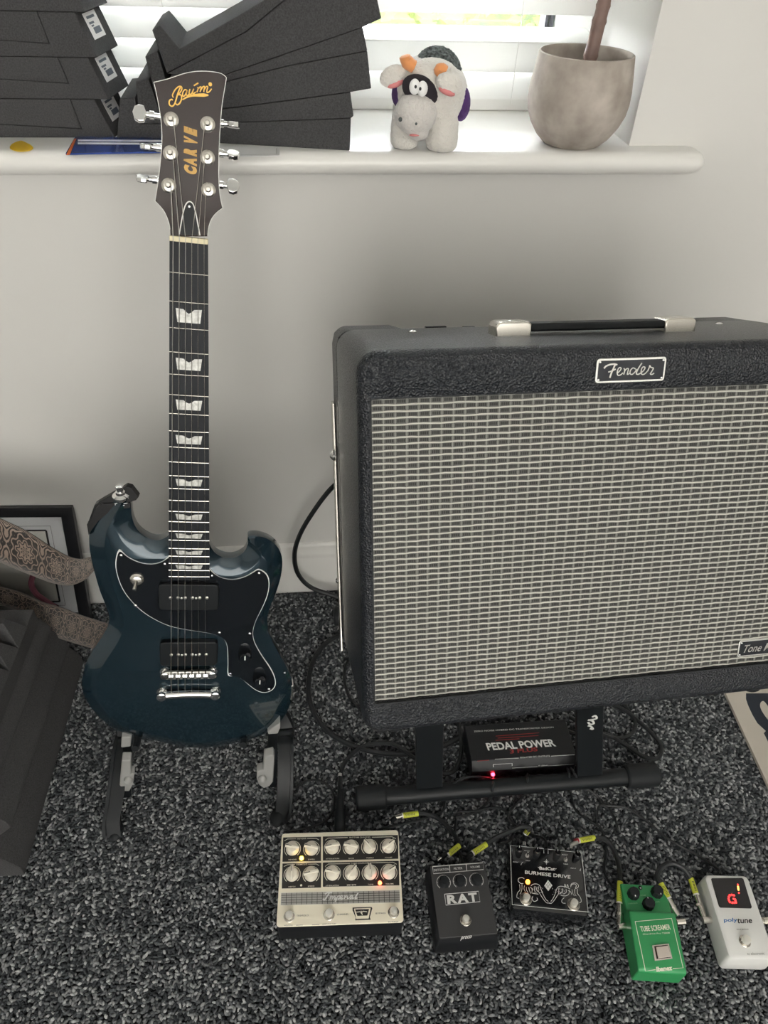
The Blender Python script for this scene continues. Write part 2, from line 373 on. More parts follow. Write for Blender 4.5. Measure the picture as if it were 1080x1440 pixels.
# name plates
M['plate_black'] = mat('badge_enamel', (.012, .014, .02), .22)
def plate(x0, x1, z0, z1, name, y=-.0):
    p = MB().prism(rrect(x0, x1, z0, z1, .35), y-.22, y, 'y').build(name, 'chrome', amp, bevel=.05)
    MB().prism(rrect(x0+.22, x1-.22, z0+.22, z1-.22, .2), y-.25, y-.1, 'y').build('badge_face', 'plate_black', p)
    for a in (x0+.35, x1-.35):
        for c in (z0+.35, z1-.35): MB().ball((a, y-.25, c), (.14, .08, .14), 10, 6).build('rivet', 'chrome', p)
    return p
bpl = plate(24.3, 31.9, 40.35, 42.85, 'name_badge')
def amp_px(pts, sc, ox, oy, y): return [to_local(p, AM, 1, y) for p in conv(pts, sc, ox, oy)]
fs = MB()
FEND = [([(190, 275), (215, 245), (270, 222), (330, 215), (370, 225)], 24), ([(345, 215), (320, 270), (290, 340), (268, 405)], 24), ([(248, 325), (290, 312), (350, 285)], 20),
        ([(372, 340), (405, 310), (425, 278), (410, 262), (385, 280), (370, 330), (380, 368), (415, 365), (450, 335)], 15), ([(462, 272), (475, 300), (460, 360)], 16), ([(468, 320), (500, 280), (525, 280), (515, 330), (510, 358), (540, 345)], 15),
        ([(625, 285), (590, 268), (555, 300), (548, 345), (575, 358), (615, 325), (640, 285)], 15), ([(712, 200), (675, 255), (640, 320), (638, 352), (665, 355), (700, 335)], 17),
        ([(700, 335), (735, 305), (755, 265), (735, 252), (710, 275), (700, 330), (715, 358), (750, 350), (785, 315)], 15), ([(790, 315), (815, 255), (820, 235), (838, 262), (870, 272), (845, 320), (828, 350), (850, 358), (880, 340)], 16)]
for pts, wd in FEND:
    q = smooth(amp_px(pts, 9.82, 830, 490, -.26), 5)
    stroke(fs, q, wd*.8/9.82/12.8, (0, -1, 0), .06)
fs.build('script_lettering', 'steel', bpl)
tp = plate(46.75, 54.2, 5.45, 7.8, 'model_badge', .75)
ts = MB(); text3(ts, 'Tone Master', (47.3, .48, 6.1), (53.6, .48, 6.1), (47.6, .48, 7.15), bold=.01); ts.build('script_lettering', 'steel', tp, smooth=False)
# handle: two metal end caps, black strap
hY = 10.5
for x0, x1 in ((16.6, 20.7), (36.6, 40.4)):
    h = MB().prism([(x0, AL-.2), (x0, AL+1.15), (x0+.4, AL+1.5), (x1-.4, AL+1.5), (x1, AL+1.2), (x1, AL-.2)], hY-1.5, hY+1.5, 'y').build('handle_cap', 'nickel', amp, bevel=.18, seg=3)
    MB().ball(((x0+x1)/2, hY, AL+1.45), (.38, .38, .12), 12, 6).build('screw', 'chrome', h)
MB().prism([(20, AL+.35), (36.9, AL+.35), (36.9, AL+1.25), (20, AL+1.25)], hY-1.2, hY+1.2, 'y').build('handle_strap', 'rubber', amp, bevel=.25, seg=3)
for x in (8.6, 47.6): MB().ball((x, 15.5, AL), (.45, .45, .2), 12, 6).build('screw', 'chrome', amp)
# tilt-back leg on the side, pivot screw
for sx in (0, AW):
    s_ = -1 if sx == 0 else 1
    lg = MB(); lg.loft([[(sx+s_*(.12+.35*(q in (1, 2))), y+(-.75 if q in (0, 1) else .75), z) for q in range(4)] for y, z in ((22.9, 34.8), (22.7, 30), (22.2, 15), (21.3, -.6))])
    l_ = lg.build('tilt_leg', 'nickel', amp, bevel=.1)
    MB().lathe([(.75, 0), (.75, .25), (.45, .55), (.2, .7)], (sx+s_*.45, 20.4, 28.4), (s_, 0, 0), 14).build('pivot_screw', 'chrome', l_)
    MB().lathe([(.4, 0), (.4, .2), (.2, .35)], (sx+s_*.4, 21.8, 10), (s_, 0, 0), 12).build('screw', 'chrome', l_)
for x in (4.2, AW-4.2):
    for y in (3.6, 20): MB().lathe([(1.5, 0), (1.3, -1.5), (1.1, -1.7)], (x, y, .2), (0, 0, 1), 16).build('rubber_foot', 'rubber', amp)
# ---------- folding amp stand
st = thing('amp_stand', 'black folding floor stand with rubber-capped tubes under the amplifier', 'stand', frame((32.2, -40, 0)))
sti = Matrix.Translation((-32.2, 40, 0))
YF, YB = -53.0, -11.5
def tubex(x0, x1, y, z, name):
    t = MB(sti).tube([(x0, y, z), (x1, y, z)], 1.55, 16).build(name, 'black_metal', st)
for nm, y in (('front_tube', YF), ('rear_tube', YB)):
    tubex(8 if y == YF else 6, 57 if y == YF else 58, y, 2.15, nm)
    for a, b in ((4.9, 10.2), (53.6, 59.6)):
        MB(sti).lathe([(1.9, 0), (2.12, .3), (2.12, b-a-.3), (1.9, b-a)], (a-(1.8 if y == YB else 0), y, 2.15), (1, 0, 0), 18).build('rubber_cap', 'rubber', st)
for x0, x1 in ((15.6, 20.2), (45.3, 49.9)):
    u = MB(sti); cx = 603.5 if x0 < 30 else 828.5; b0 = hity((cx, 1098 if x0 < 30 else 1074), -52.2); b1 = hity((cx, 1030 if x0 < 30 else 1010), -51.0); u.loft([[(c_.x-2.3, c_.y-.6, c_.z), (c_.x+2.3, c_.y-.6, c_.z), (c_.x+2.3, c_.y+.6, c_.z), (c_.x-2.3, c_.y+.6, c_.z)] for c_ in [b0+(b1-b0)*((z-b0.z)/(b1.z-b0.z)) for z in (2.6, 12, 26, 37.2)]])
    u.build('upright', 'black_metal', st, bevel=.15)
    r = MB(sti); xm = (x0+x1)/2; r.loft([[(xm-1.1, y-.6, z), (xm+1.1, y-.6, z), (xm+1.1, y+.6, z), (xm-1.1, y+.6, z)] for y, z in ((YB, 3.0), (-36, 20), (-47, 33))]); r.build('rear_strut', 'black_metal', st, bevel=.15)
    # arm carrying the cabinet floor
    Ta = sti @ AM
    xa = (x0+x1)/2-4.5+1.0
    MB(Ta).box(xa-1.3, xa+1.3, 4, 26.5, -2.1, -.15).build('support_arm', 'black_metal', st, bevel=.15)
    MB(Ta).box(xa-1.3, xa+1.3, 25.6, 26.9, -2.1, 22).build('back_rest', 'black_metal', st, bevel=.15)
lt = MB(sti)
for pts in ([(832, 1006), (836, 1004), (838, 1008), (828, 1010)], [(826, 1010), (832, 1011), (834, 1015), (829, 1016), (826, 1013)], [(826, 1018), (830, 1019), (833, 1023), (829, 1022)]):
    stroke(lt, smooth([hity(p, -53.4)+Vector((0, -.3, 0)) for p in pts], 4), .35, (0, -1, 0), .05)
lt.build('maker_script', 'print_white', st)
# ================================================================== electric guitar
GM = frame((-13.0652, -29.3603, 90.7947), .0645, -.2522, .1304)
M['blue'] = mat('metallic_blue_lacquer', (.012, .030, .044), .22, metal=.5, coat=.9, var=(2200, .18))
M['pickguard'] = mat('black_pickguard', (.006, .008, .011), .08, coat=.4)
M['ivory'] = mat('cream_bone', (.72, .64, .42), .45)
M['ply_white'] = mat('white_ply', (.75, .75, .72), .45)
M['ebony'] = mat('ebony_board', (.007, .009, .013), .5, spec=.25, bump=('noise', 300, .08))
M['pearl'] = mat('pearl_inlay', (.60, .60, .57), .25, var=(160, .35))
M['maple_black'] = mat('black_neck_lacquer', (.008, .009, .010), .15, coat=.6)
M['headstock_lacquer'] = mat('dark_red_brown_lacquer', (.020, .009, .009), .15, coat=.6)
M['gold'] = mat('gold_leaf', (.80, .50, .13), .3, metal=.75)
M['gold_old'] = mat('antique_gold_print', (.46, .28, .09), .35, metal=.5)
gt = thing('electric_guitar', 'metallic blue double-cutaway electric guitar with black pickguard leaning in a stand', 'guitar', GM)
def gp(pts, sc, ox, oy, y): return [to_local(p, GM, 1, y) for p in conv(pts, sc, ox, oy)]
BODY = [(262, 118), (274, 165), (280, 222), (302, 275), (345, 313), (395, 328), (440, 312), (470, 280), (540, 262), (610, 290), (640, 352), (662, 385), (700, 406), (748, 408), (792, 385), (814, 345), (815, 312),
        (860, 309), (912, 326), (952, 362), (971, 412), (968, 480), (948, 555), (915, 640), (902, 700), (916, 770), (957, 850), (1000, 930), (1019, 995), (1014, 1062), (986, 1132), (938, 1188), (870, 1228), (760, 1260), (640, 1280), (540, 1282),
        (440, 1262), (330, 1236), (215, 1204), (130, 1142), (75, 1072), (50, 1005), (58, 930), (92, 850), (148, 762), (174, 705), (165, 645), (132, 560), (102, 455), (84, 360), (86, 275), (110, 205), (165, 145), (225, 112)]
bo = [Vector((p.x, 0, p.z)) for p in gp(BODY, 3.273, 100, 660, 2.3)]
bo = smooth(bo, 5, True)
def inset(loop, d):
    n = len(loop); area = sum(loop[i].x*loop[(i+1) % n].z-loop[(i+1) % n].x*loop[i].z for i in range(n))
    sg = 1 if area > 0 else -1; out = []
    for i in range(n):
        t = (loop[(i+2) % n]-loop[(i-2) % n]).normalized(); nn = Vector((-t.z, 0, t.x))*sg; dd = d
        for _ in range(12):
            p = loop[i]+nn*dd
            if min((p-q).length for q in loop) >= dd*.93: break
            dd *= .85
        out.append(loop[i]+nn*dd)
    for _ in range(2): out = [(out[i-1]+out[i]*2+out[(i+1) % n])/4 for i in range(n)]
    return out
lo = []
for d, y in ((2.35, 1.2), (2.15, 1.25), (.28, 2.2), (.08, 2.4), (0, 2.75), (0, 4.0), (.12, 4.35), (.5, 4.75), (.9, 4.85)):
    l = inset(bo, d) if d > .1 else bo
    lo.append([(p.x, y, p.z) for p in l])
body = MB().loft(lo, tess=True).build('body', 'blue', gt, angle=24)
# pickguard
PG = [(220, 370), (255, 400), (310, 428), (370, 437), (420, 425), (455, 400), (490, 420), (545, 430), (600, 425), (636, 458), (680, 495), (740, 508), (800, 495), (840, 472), (865, 460), (900, 482), (913, 522), (905, 580), (880, 640), (850, 700), (837, 752), (846, 800), (880, 860), (916, 912), (938, 958), (941, 995), (920, 1021), (880, 1029), (838, 1010),
      (790, 970), (755, 953), (722, 950), (721, 900), (720, 850), (716, 808), (698, 778), (660, 761), (600, 750), (520, 738), (450, 722), (380, 690), (320, 650), (270, 600), (235, 550), (212, 490), (203, 430)]
pgp = smooth([Vector((p.x, 0, p.z)) for p in gp(PG, 3.273, 100, 660, 1.0)], 3, True)
pin = inset(pgp, .09)
pe = MB().prism([(p.x, p.z) for p in pgp], 1.21, 1.06, 'y').build('pickguard_edge', 'ply_white', gt)
MB().prism([(p.x, p.z) for p in pin], 1.2, .98, 'y').build('pickguard', 'pickguard', gt)
for c in ((230, 397), (432, 437), (297, 628), (648, 491), (866, 479), (683, 753), (823, 757), (733, 942), (911, 1013)):
    q = gp([c], 3.273, 100, 660, .95)[0]; MB().ball((q.x, .98, q.z), (.24, .12, .24), 12, 6).build('pickguard_screw', 'chrome', gt)
q = gp([(983, 939)], 3.273, 100, 660, 1.6)[0]; MB().ball((q.x, 1.7, q.z), (.2, .12, .2), 10, 6).build('pickguard_screw', 'chrome', gt)
# toggle switch
q = gp([(303, 505)], 3.273, 100, 660, .9)[0]
tg = MB().lathe([(.95, .98), (.95, .75), (.7, .55), (.7, .35), (.5, .3)], (q.x, 0, q.z), (0, 1, 0), 20).build('toggle_switch', 'nickel', gt)
MB().tube([(q.x, .5, q.z), (q.x-.1, -.3, q.z-.5), (q.x-.15, -.75, q.z-.8)], [.25, .27, .3], 10).build('switch_tip', 'nickel', tg)
# knobs
for c in ((800, 862), (868, 972)):
    q = gp([c], 3.273, 100, 660, .2)[0]
    kn = MB().lathe([(1.05, .98), (1.0, .1), (.85, -.5), (.75, -.6)], (q.x, 0, q.z), (0, 1, 0), 22).build('control_knob', 'pickguard', gt)
    MB().box(q.x-.08, q.x+.08, -.64, -.55, q.z-.05, q.z+.7).build('pointer_line', 'ply_white', kn, smooth=False)
# pickups
for cpx, zc in (((265.5, 841), None), ((265.5, 921), None)):
    q = to_local(cpx, GM, 1, .1)
    pu = MB().prism(rrect(q.x-4.25, q.x+4.25, q.z-2.25, q.z+2.2, .7), 1.2, .22, 'y').build('pickup', 'plastic', gt, bevel=.15, seg=3)
    for i in range(6): MB().lathe([(.24, .3), (.24, .1), (.15, .04)], (q.x+(i-2.5)*1.02, 0, q.z), (0, 1, 0), 12).build('pole_piece', 'steel', pu)
    for i in (-1.02, 1.02): MB().lathe([(.17, .3), (.17, .14), (.1, .1)], (q.x+i, 0, q.z-.1), (0, 1, 0), 10).build('pickup_screw', 'steel', pu)
# bridge and tailpiece
S = 62.9
zb = -63.0; bx = -.12
br = MB().prism(rrect(bx-3.9, bx+3.9, zb-.75, zb+.75, .7), .55, .0, 'y').build('bridge', 'steel', gt, bevel=.12)
for i in range(6):
    x = bx+(i-2.5)*1.02
    MB().prism([(zb-.55, .0), (zb-.45, -.25), (zb+.05, -.42), (zb+.35, -.3), (zb+.5, 0)], x-.33, x+.33, 'x').add([], []) if False else None
    sd = MB(); sd.loft([[(xx, .05, zb-.6), (xx, -.28, zb-.45), (xx, -.40, zb+.05), (xx, -.25, zb+.4), (xx, .05, zb+.55)] for xx in (x-.34, x+.34)]); sa = sd.build('saddle', 'chrome', br, bevel=.03)
    MB().tube([(x, -.1, zb+.3), (x, -.1, zb+.9)], .12, 8).build('intonation_screw', 'chrome', br)
for s_ in (-1, 1): MB().lathe([(.75, 1.2), (.75, .95), (.45, .9), (.45, .2), (.62, .1), (.62, -.12), (.4, -.2)], (bx+s_*3.55, 0, zb), (0, 1, 0), 18).build('bridge_post', 'chrome', br)
zt = -67.0
tpz = MB(); lo = []
for i in range(17):
    x = -3.9+7.8*i/16; bow = -.35*(1-(x/3.9)**2)
    lo.append([(bx+x, .35+.55*math.cos(a), zt+bow*-1*.6-.15+.62*math.sin(a)) for a in [2*math.pi*k/12 for k in range(12)]])
tpl = tpz.loft(lo).build('tailpiece', 'chrome', gt)
for s_ in (-1, 1):
    MB().lathe([(.85, 1.2), (.85, 1.0), (.5, .95), (.5, .3), (.72, .25), (.72, -.25), (.5, -.34)], (bx+s_*4.05, 0, zt), (0, 1, 0), 20).build('tailpiece_stud', 'chrome', tpl)
# neck, fretboard, frets, inlays
fret = lambda n: S*(1-2**(-n/12)); W_ = lambda d: 4.3+(5.62-4.3)*d/fret(22)
zend = fret(22)+.55
fbm = MB(); fbm.loft([[(-W_(d)/2, .62, -d), (-W_(d)/2, .06, -d), (-W_(d)/4, .015, -d), (0, 0, -d), (W_(d)/4, .015, -d), (W_(d)/2, .06, -d), (W_(d)/2, .62, -d)] for d in (0, zend)])
fb = fbm.build('fretboard', 'ebony', gt, angle=30)
nk = MB(); lo = []
for d in (-.3, 5, 20, 35, 42, 46):
    wd = W_(max(d, 0))/2-.02; dp = 1.35+.4*max(d, 0)/45
    lo.append([(wd*math.cos(a), .6+dp*math.sin(a), -d) for a in [math.pi*k/12 for k in range(13)]])
nk.loft(lo).build('neck', 'maple_black', gt)
for n in range(1, 23):
    d = fret(n); x = W_(d)/2
    MB().loft([[(xx, y0+.06, -d-.11), (xx, y0-.055, -d-.06), (xx, y0-.075, -d), (xx, y0-.055, -d+.06), (xx, y0+.06, -d+.11)] for xx, y0 in ((-x, .05), (-x/2, .01), (0, 0), (x/2, .01), (x, .05))]).build('fret', 'nickel', fb)
for n in (3, 5, 7, 9, 12, 15, 17, 19, 21):
    a, b_ = fret(n-1), fret(n); m_ = (a+b_)/2; hh = (b_-a)*.265; wt = W_(m_)*.335; wb_ = wt*.88; zz = -m_
    pl_ = [(-wb_, zz-hh), (wb_, zz-hh), (wt, zz+hh)]+[(wt*.42, zz+hh*.92), (wt*.14, zz+hh*.45), (0, zz+hh*.3), (-wt*.14, zz+hh*.45), (-wt*.42, zz+hh*.92)]+[(-wt, zz+hh)]
    MB().prism(pl_, .2, -.008, 'y').build('inlay', 'pearl', fb, smooth=False)
MB().box(-2.15, 2.15, -.14, .62, -.05, .52).build('nut', 'ivory', gt, bevel=.05)
# headstock, angled back from the nut
HA = math.radians(9); HT = Matrix.Translation((0, .35, .3)) @ Matrix.Rotation(-HA, 4, 'X')
HM = GM @ HT
HS = [(193, 190), (300, 165), (420, 125), (520, 108), (620, 110), (700, 125), (738, 155), (728, 220), (708, 340), (695, 470), (686, 620), (680, 800), (681, 930), (690, 1040), (710, 1135), (665, 1168), (628, 1215), (606, 1275), (597, 1345), (455, 1345),
      (318, 1345), (312, 1270), (293, 1205), (262, 1145), (203, 1080), (222, 960), (240, 820), (254, 640), (250, 500), (232, 370), (210, 260)]
def hp(pts, sc=5.333, ox=180, oy=80, y=0): return [to_local(p, HM, 1, y) for p in conv(pts, sc, ox, oy)]
hs2 = [Vector((p.x, 0, max(p.z, -.25))) for p in hp(HS)]
hsm = []
n_ = len(hs2)
corner = {0, 6, 14, 18, 20, 24}
for i in range(n_):
    hsm.append(hs2[i])
    if i in (18, 19): continue
    p0, p1, p2, p3 = hs2[i-1] if i not in corner else hs2[i], hs2[i], hs2[(i+1) % n_], hs2[(i+2) % n_] if (i+1) % n_ not in corner else hs2[(i+1) % n_]
    for t in (.33, .67): hsm.append(.5*((2*p1)+(p2-p0)*t+(2*p0-5*p1+4*p2-p3)*t*t+(3*p1-p0-3*p2+p3)*t**3))
hd = MB(HT).prism([(p.x, p.z) for p in hsm], 0, 1.4, 'y').build('headstock', 'headstock_lacquer', gt, bevel=.08)
edge = MB(HT); eo = hsm+[hsm[0]]
lft = [i for i in range(len(hsm)) if hsm[i].z < .5]
cyc = [hsm[(max(lft)+1+i) % len(hsm)] for i in range(len(hsm)-(max(lft)-min(lft)+1))]
stroke(edge, [Vector((p.x, 0, p.z)) for p in cyc], .07, (0, -1, 0), .02); edge.build('edge_binding', 'ply_white', hd)
# logos
lg = MB(HT)
BAUM = [([(205, 690), (180, 680), (150, 705), (150, 760), (190, 790), (230, 760), (255, 690), (280, 600), (310, 520), (335, 470)], 26), ([(215, 650), (200, 610), (240, 530), (300, 475), (345, 480), (345, 530), (305, 590), (275, 610)], 24), ([(290, 605), (335, 610), (345, 670), (315, 740), (275, 765), (250, 745)], 26),
        ([(425, 530), (395, 525), (365, 570), (365, 630), (395, 620), (425, 560), (435, 525)], 22), ([(435, 525), (420, 600), (440, 618), (470, 590)], 22), ([(480, 515), (465, 570), (475, 600), (505, 585), (535, 520)], 22), ([(540, 510), (522, 570), (535, 590), (570, 560)], 22), ([(540, 462), (575, 440), (612, 418)], 24),
        ([(600, 485), (610, 510), (590, 565)], 22), ([(600, 530), (635, 485), (660, 485), (650, 530), (640, 560)], 22), ([(655, 530), (685, 480), (712, 475), (705, 520), (700, 560)], 22), ([(710, 520), (740, 475), (765, 480), (750, 535), (755, 570), (790, 555), (825, 510)], 22), ([(360, 685), (430, 645), (520, 618), (620, 612), (700, 612), (775, 612)], [14, 22, 30, 42, 46, 18])]
for pts, wd in BAUM:
    q = hp(pts, 11.37, 225, 80); n0 = len(q)
    if isinstance(wd, list):
        qq = smooth(q, 4); ws = []
        for i in range(len(qq)): f_ = i/4; a = int(min(f_, n0-2)); ws.append((wd[a]+(wd[a+1]-wd[a])*(f_-a))/11.37/11.8)
        stroke(lg, qq, ws, (0, -1, 0), .015)
    else: stroke(lg, smooth(q, 4), wd*.72/11.37/11.8, (0, -1, 0), .015)
q = hp([(803, 438)], 11.37, 225, 80)[0]; lg.lathe([(.2, 0), (.2, -.02)], (q.x, 0, q.z), (0, 1, 0), 14)
lg.build('gold_script_logo', 'gold', hd)
lc = MB(HT)
for ch, a, b_, t in (('C', (575, 1250), (575, 1085), (340, 1180)), ('A', (575, 1065), (575, 905), (335, 1010)), ('R', (575, 865), (575, 720), (335, 790)), ('V', (585, 650), (585, 510), (340, 575)), ('E', (580, 455), (580, 325), (340, 370))):
    A_, B_, T_ = hp([a, b_, t], 14.4, 235, 160)
    text3(lc, ch, (A_.x, -.012, A_.z), (B_.x, -.012, B_.z), (T_.x, -.012, T_.z), bold=.09)
lc.build('block_lettering', 'gold_old', hd, smooth=False)
# tuners
posts = [(323, 470), (318, 722), (305, 965), (597, 503), (596, 755), (603, 998)]
pw = []
for i, c in enumerate(posts):
    q = hp([c], y=-.3)[0]; pw.append(q)
    tp_ = MB(HT).lathe([(.82, 0), (.82, -.12), (.62, -.28), (.55, -.3), (.55, -.42), (.3, -.45), (.28, -.95), (.34, -1.0), (.2, -1.1)], (q.x, 0, q.z), (0, 1, 0), 22).build('tuning_post', 'nickel', hd)
bt = [((190, 425), (140, 430), 75), ((240, 668), (140, 668), 12), ((210, 912), (125, 912), 18), ((690, 492), (790, 508), 5), ((690, 725), (780, 732), 28), ((690, 962), (785, 970), 60)]
for i, (a, c, ang) in enumerate(bt):
    A_ = hp([a], y=.7)[0]; B_ = hp([c], y=.7)[0]; s_ = -1 if i < 3 else 1
    pb = MB(HT)
    ex = pw[i].x
    pb.tube([(ex, .9, B_.z), (A_.x+s_*.15, .9, B_.z)], .28, 10)
    sh = pb.build('tuner_shaft', 'chrome', hd)
    MB(HT).lathe([(.45, 0), (.45, .5), (.32, .55), (.3, .9)], (A_.x-s_*.1, .9, B_.z), (s_, 0, 0), 14).build('tuner_bushing', 'chrome', hd)
    # flat button turned to its own angle
    Tb = HT @ Matrix.Translation((A_.x+s_*.75, .9, B_.z)) @ Matrix.Rotation(math.radians(ang), 4, 'X')
    kb = MB(Tb); outl = [(0, -.25), (.25, -.85), (.75, -.95), (1.25, -.7), (1.45, 0), (1.25, .7), (.75, .95), (.25, .85), (0, .25)]
    kb.loft([[(s_*p[0], p[1]*sc, h) for p in outl] for h, sc in ((-.3, .9), (-.2, 1), (.2, 1), (.3, .9))]); kb.build('tuning_button', 'chrome', hd, bevel=.05)
# truss rod cover
tc_ = hp([(385, 1330), (410, 1190), (432, 1112), (460, 1086), (490, 1108), (512, 1190), (540, 1340)])
tc_ = [Vector((p.x, 0, max(p.z, .3))) for p in tc_]
MB(HT).prism([(p.x, p.z) for p in tc_], 0, -.12, 'y').build('truss_rod_cover', 'plastic', hd)
sm_ = MB(HT); stroke(sm_, [Vector((p.x, -.12, p.z)) for p in smooth(tc_, 4)], .13, (0, -1, 0), .03); sm_.build('cover_edge', 'ply_white', hd)
q = hp([(460, 1123)])[0]; MB(HT).ball((q.x, -.13, q.z), (.17, .08, .17), 10, 6).build('cover_screw', 'chrome', hd)
# strings
nutx = [-1.72+i*.688 for i in range(6)]
for i in range(6):
    ip = (2-i) if False else None
    k = {0: 2, 1: 1, 2: 0, 3: 3, 4: 4, 5: 5}[i]
    p = HT @ Vector((pw[k].x+(.28 if i < 3 else -.28), -.7, pw[k].z))
    x2 = bx+(i-2.5)*1.02; r_ = [.062, .052, .043, .033, .026, .023][i]
    MB().tube([p, (nutx[i], -.17, .3), (x2, -.42, zb+.05), (x2, .1, zt+.55)], r_, 6).build('string', 'steel' if i < 3 else 'nickel', gt)
# strap buttons and jack plate
q = to_local((170, 699), GM, 1, 1.5)
sbp = MB().lathe([(.5, -.6), (.5, 0), (1.1, .05), (1.1, .3), (.85, .5), (.65, .6), (.62, .9), (.42, .95), (.42, 1.5), (.52, 1.55), (.52, 1.85), (.3, 1.95)], (q.x, 1.5, q.z), (-.05, -.2, 1), 22).build('strap_button', 'chrome', gt)
q2 = gp([(1017, 1020)], 3.273, 100, 660, 2.6)[0]
MB().prism([(y, z) for y, z in ((2.1, q2.z-1.5), (4.0, q2.z-1.5), (4.0, q2.z+1.5), (2.1, q2.z+1.5))], q2.x-.25, q2.x+.12, 'x').build('jack_plate', 'chrome', gt, bevel=.1)
# ---------- strap
sp = bpy.data.materials.new('woven_medallion_strap'); sp.use_nodes = True; nt = sp.node_tree; b = nt.nodes['Principled BSDF']; b.inputs['Roughness'].default_value = .6; b.inputs['Sheen Weight'].default_value = .2
def nd(t, **k):
    n = nt.nodes.new(t)
    for a, v in k.items(): setattr(n, a, v)
    return n
def mth(op, a, b_=None, c=None):
    n = nd('ShaderNodeMath', operation=op)
    for i, v in enumerate((a, b_, c)):
        if v is None: continue
        if isinstance(v, (int, float)): n.inputs[i].default_value = v
        else: nt.links.new(v, n.inputs[i])
    return n.outputs[0]
uv = nd('ShaderNodeUVMap'); sx = nd('ShaderNodeSeparateXYZ'); nt.links.new(uv.outputs[0], sx.inputs[0]); U, V_ = sx.outputs[0], sx.outputs[1]
cu_ = mth('SUBTRACT', mth('FRACT', U), .5); cv_ = mth('SUBTRACT', V_, .5)
rad = mth('SQRT', mth('ADD', mth('MULTIPLY', cu_, cu_), mth('MULTIPLY', cv_, cv_))); ang = mth('ARCTAN2', cv_, cu_)
pet = mth('MULTIPLY', mth('COSINE', mth('MULTIPLY', ang, 8)), mth('MULTIPLY', mth('SINE', mth('MULTIPLY', rad, 22)), .9))
ring = mth('SINE', mth('ADD', mth('MULTIPLY', rad, 58), mth('MULTIPLY', pet, 3.6)))
dots = mth('MULTIPLY', mth('SINE', mth('MULTIPLY', U, 150)), mth('SINE', mth('MULTIPLY', V_, 150)))
edge_ = mth('GREATER_THAN', mth('ABSOLUTE', cv_), .44)
patt = mth('ADD', mth('MULTIPLY', ring, mth('SUBTRACT', 1, edge_)), mth('MULTIPLY', dots, mth('ADD', mth('MULTIPLY', edge_, 1.2), .35)))
fac = mth('GREATER_THAN', patt, .12)
mc = nd('ShaderNodeMix', data_type='RGBA'); nt.links.new(fac, mc.inputs[0]); mc.inputs[6].default_value = (.016, .013, .012, 1); mc.inputs[7].default_value = (.27, .205, .165, 1)
nt.links.new(mc.outputs[2], b.inputs['Base Color'])
bpn = nd('ShaderNodeBump'); bpn.inputs['Strength'].default_value = .3; bpn.inputs['Distance'].default_value = .001; nt.links.new(fac, bpn.inputs['Height']); nt.links.new(bpn.outputs[0], b.inputs['Normal'])
M['lining'] = mat('maroon_suede_lining', (.10, .025, .04), .8)
M['leather'] = mat('black_leather', (.006, .006, .007), .45, spec=.3, bump=('noise', 400, .2))
strap = thing('guitar_strap', 'woven guitar strap with brown and black medallion pattern trailing over foam', 'strap', frame((-45, -25, 30)))
spi = Matrix.Translation((45, 25, -30))
def ribbon(st_, name, scale=1/6.4):
    A_ = smooth([hity(a, y) for a, b_, y in st_], 6); B_ = smooth([hity(b_, y) for a, b_, y in st_], 6)
    n = len(A_); me = bpy.data.meshes.new(name); vs = []; th = .16
    for a, b_ in zip(A_, B_):
        t = (b_-a).normalized()
    for i in range(n):
        a, b_ = A_[i], B_[i]; tv = (A_[min(i+1, n-1)]-A_[max(i-1, 0)]).normalized(); nn = (b_-a).cross(tv).normalized()
        for k in range(5): vs.append(a.lerp(b_, k/4)+nn*th/2)
        for k in range(5): vs.append(a.lerp(b_, 1-k/4)-nn*th/2)
    fs = []
    for i in range(n-1):
        for k in range(10): fs.append((i*10+k, i*10+(k+1) % 10, (i+1)*10+(k+1) % 10, (i+1)*10+k))
    fs.append(tuple(range(10))); fs.append(tuple((n-1)*10+k for k in range(9, -1, -1)))
    me.from_pydata([tuple((spi @ v)*.01) for v in vs], [], fs); me.materials.append(sp)
    ul = me.uv_layers.new(name='UVMap'); ds = [0]
    for i in range(1, n): ds.append(ds[-1]+((A_[i]+B_[i])/2-(A_[i-1]+B_[i-1])/2).length)
    for lp in me.loops:
        i, k = divmod(lp.vertex_index, 10); vv = k/4 if k < 5 else 1-(k-5)/4
        ul.data[lp.index].uv = (ds[i]*scale, vv)
    for p in me.polygons: p.use_smooth = True
    o = bpy.data.objects.new(name, me); col.objects.link(o); o.parent = strap; return o
ribbon([((160, 770), (160, 790), -37), ((134, 780), (136, 800), -34), ((116, 786), (118, 816), -31), ((98, 783), (98, 823), -28), ((72, 769), (72, 819), -25), ((38, 747), (38, 806), -23), ((0, 729), (0, 790), -22), ((-25, 720), (-25, 782), -21), ((-60, 722), (-60, 784), -19), ((-88, 745), (-88, 800), -15.5), ((-92, 775), (-92, 825), -12), ((-66, 800), (-66, 838), -10.5), ((-24, 818), (-24, 846), -12),
        ((20, 830), (20, 856), -15), ((40, 838), (38, 866), -16), ((58, 846), (56, 882), -18), ((89, 855), (80, 896), -22), ((111, 864), (104, 904), -26), ((139, 873), (131, 912), -31), ((165, 880), (160, 920), -36)], 'webbing')
fm = MB(spi); fm.tube(smooth([hity(p, y) for p, y in (((48, 806), -15), ((44, 820), -14.5), ((50, 834), -15), ((64, 845), -16), ((80, 855), -18))], 5), .55, 8); fm.build('lining_fold', 'lining', strap)
